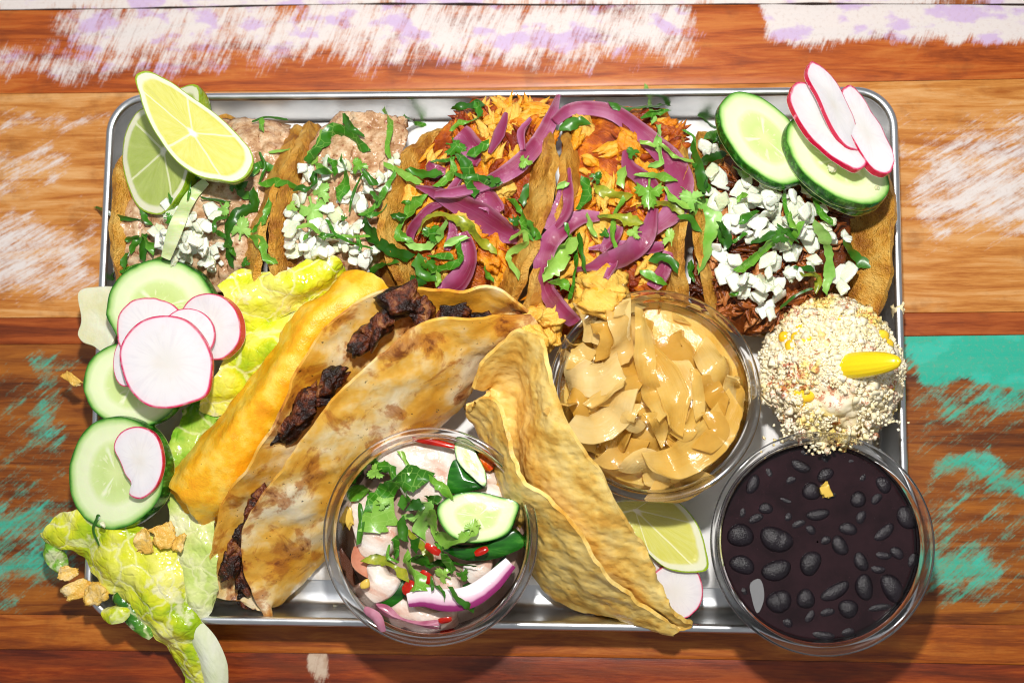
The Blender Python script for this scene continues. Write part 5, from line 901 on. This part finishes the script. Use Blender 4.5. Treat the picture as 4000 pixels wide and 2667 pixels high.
CVS = [([(600, 265), (650, 350), (670, 405)], 46, 'm'), ([(305, 590), (370, 500), (475, 425)], 105, 'm'), ([(410, 335), (500, 380), (575, 420)], 85, 'm'), ([(560, 470), (680, 445), (775, 465)], 130, 'm'), ([(370, 620), (480, 560), (560, 470)], 110, 'm'), ([(785, 435), (860, 490), (925, 580)], 48, 'm'), ([(340, 600), (350, 750), (335, 865)], 30, 'd'), ([(400, 790), (470, 700), (560, 620)], 130, 'm'), ([(640, 540), (640, 620)], 80, 'd'), ([(770, 570), (860, 585)], 55, 'm'), ([(650, 620), (750, 600)], 60, 'd'),
       ([(775, 600), (740, 700), (740, 825)], 100, 'p'), ([(800, 640), (830, 780), (920, 850), (1030, 820), (1085, 740)], 95, 'm'), ([(620, 690), (700, 700)], 50, 'p'), ([(640, 770), (720, 850), (790, 940), (805, 1005)], 46, 'o'), ([(560, 820), (570, 940)], 60, 'm'), ([(360, 960), (480, 970), (560, 1010), (645, 1085)], 56, 'o'), ([(620, 940), (650, 1030), (745, 1160)], 95, 'm'), ([(680, 945), (780, 965)], 75, 'd'), ([(760, 1000), (850, 985), (940, 1000)], 55, 'd'), ([(830, 1130), (885, 1215)], 75, 'm'), ([(900, 980), (1000, 995), (1095, 1000)], 18, 'd'), ([(920, 1140), (990, 1230), (1080, 1295)], 46, 'd'), ([(530, 870), (520, 950), (590, 985)], 20, 'm'), ([(830, 850), (905, 975)], 20, 'm'), ([(700, 830), (690, 910)], 60, 'd'), ([(800, 1070), (810, 1165)], 20, 'd'), ([(600, 700), (640, 850)], 60, 'd'), ([(880, 930), (940, 1050)], 45, 'm')]
for pts, w, kd in CVS:
    seed += 1
    ribbon('cilantro', CV(pts), w * .6057 * 1.25, MT[kd], lift=.2 + .05 * (seed % 3), th=.02, arch=-.06, vee=(.35, -.3, .15)[seed % 3], twist=.75, ser=.2, teeth=.28 if w > 30 else .1, slant=.7, taper=.35, seed=seed, nw=7, ruff=.07, label=f'{CL[kd]} cilantro shred on the fish in the clear cup', cat='cilantro', group=f'{CL[kd]} cilantro in the clear cup')
for x, y, w, kd in [(480, 600, 105, 'p'), (880, 1065, 125, 'm'), (1000, 1060, 95, 'd'), (1060, 760, 110, 'm'), (440, 400, 120, 'm')]:
    seed += 1; (px, py), = CV([(x, y)]); leafdisc('cilantro_leaf', px, py, w * .6057 * 1.1, seed * 2.4, MT[kd], lift=.25, seed=seed, label=f'{CL[kd]} cilantro leaflet on the fish in the clear cup', cat='cilantro', group=f'{CL[kd]} cilantro leaflets in the clear cup')

# ------------------------------------------------------------------ limes, cucumbers, radishes
lB = slab('lime_wedge', smooth_poly([(545, 430), (620, 400), (700, 345), (765, 330), (770, 470), (745, 620), (700, 760), (620, 838), (560, 825), (500, 730), (478, 620), (490, 520)], 72), 4.7, lime_g, gx=.55, gy=.12, bowl=2.0, dome=0, side=9, amp=.02, center=(640, 590), seed=2, label='green lime half underneath, its rind against the tray corner', cat='lime', group='lime wedges')
lA = slab('lime_wedge', smooth_poly([(533, 290), (560, 278), (640, 305), (740, 372), (860, 460), (945, 545), (985, 600), (990, 640), (960, 690), (915, 712), (860, 705), (780, 690), (700, 640), (630, 555), (575, 460), (545, 370)], 84), 6.6, lime_y, gx=-.05, gy=.12, bowl=1.8, side=9, amp=.02, center=(752, 520), seed=1, label='yellow lime wedge on top with its cut face showing', cat='lime', group='lime wedges')
slab('lime_wedge', smooth_poly([(2380, 1975), (2500, 1950), (2640, 1955), (2715, 2030), (2757, 2140), (2762, 2225), (2700, 2235), (2620, 2225), (2500, 2130), (2400, 2040)], 72), 2.2, lime_y, gx=-.05, gy=.1, bowl=1.2, side=8, center=(2480, 1990), seed=3, label='pale lime wedge lying under the onion cup beside the radishes', cat='lime', group='lime wedges')
CU = [((625, 1200, 210, 183, -8), 4.4, .10, -.10, .55, 'cucumber slice nearest the bean tacos, under the radish pile'), ((515, 1500, 194, 168, 0), 3.6, .06, .03, .5, 'middle cucumber slice of the three along the tray edge, under the white radish'), ((455, 1845, 188, 222, 10), 3.7, .22, -.05, .75, 'cucumber slice with one red-rimmed radish curl and a cilantro shred on it'),
      ((2985, 540, 222, 122, 45), 5.6, -.25, .30, .45, 'tilted cucumber slice next to the beef taco, without radish'), ((3255, 645, 240, 115, 38), 5.2, -.22, .32, .5, 'lower cucumber slice of the pair under the upright radishes'), ((3272, 625, 236, 125, 38), 5.85, -.22, .32, .5, 'upper cucumber slice of the pair carrying the upright radishes')]
for k, (e, z, gx, gy, th, lab) in enumerate(CU):
    slab('cucumber_slice', ellipse(*e[:4], ang=e[4], irr=.03, seed=k), z, cuc_m, gx=gx, gy=gy, th=th, dome=.02, amp=.015, bulge=.02, seed=k, wav=.05, label=lab, cat='cucumber', group='cucumber slices around the tray')
RD = [(ellipse(588, 1290, 135, 130, 0, seed=3, irr=.05), 4.95, .03, .02, .16, 'radish slice with a notched rim behind the largest one'), (ellipse(505, 1400, 62, 110, 10, seed=5), 4.8, .1, .0, .2, 'radish slice showing only its red rim beside the largest one'), (ellipse(820, 1275, 118, 132, -20, seed=4), 4.9, .25, -.05, .4, 'thick radish slice with a broad crimson rim toward the lettuce'),
      (ellipse(735, 1305, 106, 100, 20, seed=6), 5.25, .05, -.02, .14, 'thin radish slice between the largest one and the crimson-rimmed one'),
      (smooth_poly([(640, 1232), (720, 1245), (790, 1310), (828, 1400), (826, 1470), (805, 1545), (740, 1575), (660, 1594), (590, 1588), (515, 1530), (478, 1450), (468, 1370), (500, 1300), (560, 1250)], 72), 5.5, .05, -.04, .2, 'largest white radish slice on top of the pile'),
      (smooth_poly([(445, 1745), (470, 1690), (540, 1665), (600, 1690), (635, 1770), (632, 1850), (595, 1920), (545, 1948), (505, 1930), (515, 1890), (490, 1850), (470, 1800)], 60), 4.35, .12, -.03, .22, 'comma shaped radish slice alone on the third cucumber slice')]
for k, (o_, z, gx, gy, th, lab) in enumerate(RD):
    slab('radish_slice', o_, z, rad_m, bulge=0.0, gx=gx, gy=gy, th=th, dome=.03, amp=.01, seed=k, wav=.05, label=lab, cat='radish', group='radish slices')
for k, (e, z, gx, gy, th, lab) in enumerate([((3262, 415, 195, 52, 62), 6.8, -.5, .35, .2, 'upright radish slice pointing highest over the tray rim'), ((3232, 495, 205, 76, 52), 6.75, -.45, .45, .22, 'front upright radish slice leaning on the cucumber pair'), ((3388, 505, 200, 60, 66), 6.65, -.4, .35, .3, 'upright radish slice nearest the tray corner')]):
    slab('radish_slice', ellipse(*e[:4], ang=e[4], seed=k + 9, irr=.07), z, rad_m, bulge=0.0, wav=.22, gx=gx, gy=gy, th=th, dome=.02, amp=.01, seed=k, label=lab, cat='radish', group='radish slices')
for k, (e, z, gx, gy, th, lab) in enumerate([((2520, 2110, 95, 75, 50), 1.6, .05, .05, .2, 'radish slice hidden furthest behind the corn shell'), ((2560, 2230, 120, 80, 30), 1.8, .02, .05, .2, 'middle radish slice behind the corn shell'), ((2640, 2310, 108, 112, 30), 2.1, .02, .02, .45, 'radish slice closest to the tray edge beside the corn shell tip')]):
    slab('radish_slice', ellipse(*e[:4], ang=e[4], seed=k + 19, irr=.04), z, rad_m, gx=gx, gy=gy, th=th, dome=.02, amp=.01, seed=k, label=lab, cat='radish', group='radish slices')
ribbon('cilantro', C2([(0, 0), (1, 1)]) and [(335, 1945), (375, 1975), (385, 2010), (365, 2060), (388, 2130)], [34, 30, 14, 12, 16], cil_dark, lift=.1, th=.03, arch=.2, twist=.4, seed=77, label='dark cilantro shred curling off the third cucumber slice', cat='cilantro')

# ------------------------------------------------------------------ corn cob in cheese with its holder
cb = thing('corn_cob', 'piece of corn cob crusted with crumbled white cheese and chili powder', 'corn', P(3240, 1440, .3))
cc = P(3245, 1440, 3.0); cc[2] = 3.1; RX, RZ = 2.78, 2.5
ax = np.array([.88, .12, .46]); ax /= np.linalg.norm(ax)
rng = np.random.default_rng(21)
def ball(N):
    d = rng.normal(0, 1, (N, 3)); d /= np.linalg.norm(d, axis=1, keepdims=True); return d
CG40 = cube_grid(50); u_ = CG40[0] / np.linalg.norm(CG40[0], axis=1, keepdims=True)
from mathutils.kdtree import KDTree
def lumps(n, r):
    q = ball(n); kd = KDTree(n); [kd.insert(Vector(x), i) for i, x in enumerate(q)]; kd.balance()
    s = rng.uniform(.5, 1.0, n); out = np.zeros(len(u_))
    for i, x in enumerate(u_): _, j_, d_ = kd.find(Vector(x)); out[i] = s[j_] * math.sqrt(max(0.0, 1 - (d_ / r) ** 2))
    return out
rad_ = .90 + .07 * fbm(u_ * 2.4, 4) + .05 * lumps(300, .15) + .03 * lumps(1500, .07)
crust = mk('cheese_crust', u_ * rad_[:, None] * [RX, RX, RZ] + cc, CG40[1], cheese_m, parent=cb, attrs=dict(rnd=.5 + .5 * vn(u_ * 12, 3)))
# kernels in rows round the cob, showing where the cheese is thin
for kx, ky in ((3085, 1245), (3125, 1262), (3060, 1290), (3105, 1300), (3140, 1320), (3080, 1335), (3110, 1540), (3140, 1560), (3120, 1580), (3480, 1290), (3500, 1330), (3505, 1520), (3475, 1550), (3300, 1230)):
    q = P(kx, ky, 5.0) - cc; q = q / np.array([RX, RX, RZ]); h2 = q[0] ** 2 + q[1] ** 2; q[2] = math.sqrt(max(.05, 1 - min(h2, .95))); q /= np.linalg.norm(q)
    vv = CG3[0] / np.linalg.norm(CG3[0], axis=1, keepdims=True) * [.32, .27, .25] + cc + q * [RX * .88, RX * .88, RZ * .88]
    kn = mk('kernel', vv, CG3[1], kernel_m, st=False); kn.parent = crust; kn.location = kn.location - crust.location - cb.location
N = 15000; d = ball(N); d = d[d[:, 2] > -.45]; keep = fbm(d * 2.3, 9) > -.42 + .5 * rng.uniform(0, 1, len(d)) - .25; d = d[keep]; N = len(d)
rr = .945 + rng.uniform(-.015, .03, N) + .07 * fbm(d * 2.4, 4) + .03 * np.maximum(0, vn(d * 7, 31)); ctr = cc + d * [RX, RX, RZ] * rr[:, None]
extra = [];                                                     # crumbs fallen over the rim of the bean cup
for x, y, nn, sp in ((3130, 1690, 140, 50), (3240, 1735, 190, 45), (3330, 1700, 140, 40), (3160, 1650, 120, 60), (3420, 1640, 80, 45)):
    for _ in range(nn): extra.append(P(x + rng.normal(0, sp), y + rng.normal(0, sp * .45), rng.uniform(3.6, 5.3)))
ctr = np.r_[ctr, np.array(extra)]; N = len(ctr)
BX = np.array([[x, y, z] for x in (-1, 1) for y in (-1, 1) for z in (-1, 1)], float); BF = np.array([[0, 1, 3, 2], [4, 6, 7, 5], [0, 4, 5, 1], [2, 3, 7, 6], [0, 2, 6, 4], [1, 5, 7, 3]])
def crumbs(name, ctr, k=1.0):
    """grated granules: short jittered slivers lying every way"""
    N = len(ctr); v = BX[None] * rng.uniform(.55, 1.35, (N, 8, 3)) * np.stack([rng.uniform(.04, .085, N), rng.uniform(.03, .06, N), rng.uniform(.03, .055, N)], 1)[:, None] * k
    e = rng.normal(0, 1, (N, 4)); e /= np.linalg.norm(e, axis=1, keepdims=True); w, x, y, z = e.T
    R = np.stack([np.stack([1 - 2 * (y * y + z * z), 2 * (x * y - z * w), 2 * (x * z + y * w)], 1), np.stack([2 * (x * y + z * w), 1 - 2 * (x * x + z * z), 2 * (y * z - x * w)], 1), np.stack([2 * (x * z - y * w), 2 * (y * z + x * w), 1 - 2 * (x * x + y * y)], 1)], 1)
    v = np.einsum('nij,nkj->nki', R, v) + ctr[:, None]
    return mk(name, v.reshape(-1, 3), (BF[None] + (np.arange(N) * 8)[:, None, None]).reshape(-1, 4), cheese_m, parent=cb, attrs=dict(rnd=np.repeat(rng.uniform(0, 1, N), 8)), smooth=True, kind='stuff')
crumbs('cheese_crumbs', ctr)
crumbs('cheese_lumps', ctr[rng.integers(0, len(ctr), 1100)] + rng.normal(0, .03, (1100, 3)), 2.1)
# the holder: ridged yellow handle pushed in near the top, leaning to the tray edge
h0, h1 = P(3290, 1432, 5.3), P(3522, 1410, 6.9); hx = (h1 - h0); hl = np.linalg.norm(hx); hx /= hl; hs = np.cross(hx, [0, 0, 1]); hs /= np.linalg.norm(hs); hn = np.cross(hs, hx)
tt = np.linspace(0, 1, 22); aa = np.linspace(0, 2 * math.pi, 48, endpoint=False); rp = .49 * np.sqrt(np.clip(1 - tt ** 2.6, 0, 1)) * (.86 + .14 * np.sin(np.minimum(tt * 3, 1) * 1.57)) + .01
rg = rp[:, None] * (1 + .014 * np.cos(16 * aa))
V = h0 + hx * (tt * hl)[:, None, None] + hs * (rg * np.cos(aa))[..., None] + hn * (rg * np.sin(aa) * .9)[..., None]
mk('corn_holder', V.reshape(-1, 3), [gfaces(22, 48, 0, True), np.arange(48)[None], (np.arange(48)[::-1] + 21 * 48)[None]], holder_m, attrs=dict(u=np.tile(aa / 6.28318, 22)), label='bright yellow ridged corn holder stuck in the cheesy cob', cat='corn holder')
d = ball(700); d[:, 2] = np.abs(d[:, 2]); ctr = h0 - hx * .05 + d * [.72, .72, .5] + [.0, 0, -.1]; ctr = ctr[(ctr - h0) @ hx < .35]; N = len(ctr)
crumbs('holder_crumbs', ctr)

# ------------------------------------------------------------------ loose bits on the paper and the tray
for k, (x, y, s, z, mt, lab) in enumerate([(1822, 1592, 22, .3, crisp_m, 'tiny orange crumb on the paper above the fish cup'), (1838, 1618, 14, .3, crisp_m, 'tiny crumb close below the other above the fish cup'), (1905, 1650, 16, .3, crisp_m, 'crumb on the paper beside the empty corn shell'), (1310, 2370, 20, .35, parm_m, 'pale crumb on the bare tray near the flour taco tip'), (1330, 2400, 14, .4, parm_m, 'smaller pale crumb on the tray near the flour taco tip'), (2738, 2440, 24, .6, parm_m, 'pale crumb on the tray wall below the radish slices'),
        (3250, 655, 34, 6.35, parm_m, 'little cheese crumb on the skin of the upper cucumber slice'), (3425, 735, 26, 5.85, parm_m, 'white speck at the low end of the upper cucumber slice'), (402, 2048, 26, 4.0, parm_m, 'white dressing bit by the cilantro on the third cucumber slice'), (3505, 1215, 60, 2.0, cheese_m, 'cheese lump between the cob and the tray wall')]):
    chunk('crumb', P(x, y, z), (s / PXCM, s / PXCM * .8, s / PXCM * .6), (k, k * 2, k * 3), mt, CG5, .6, .35, 1.6, 300 + k, label=lab, cat='crumb')
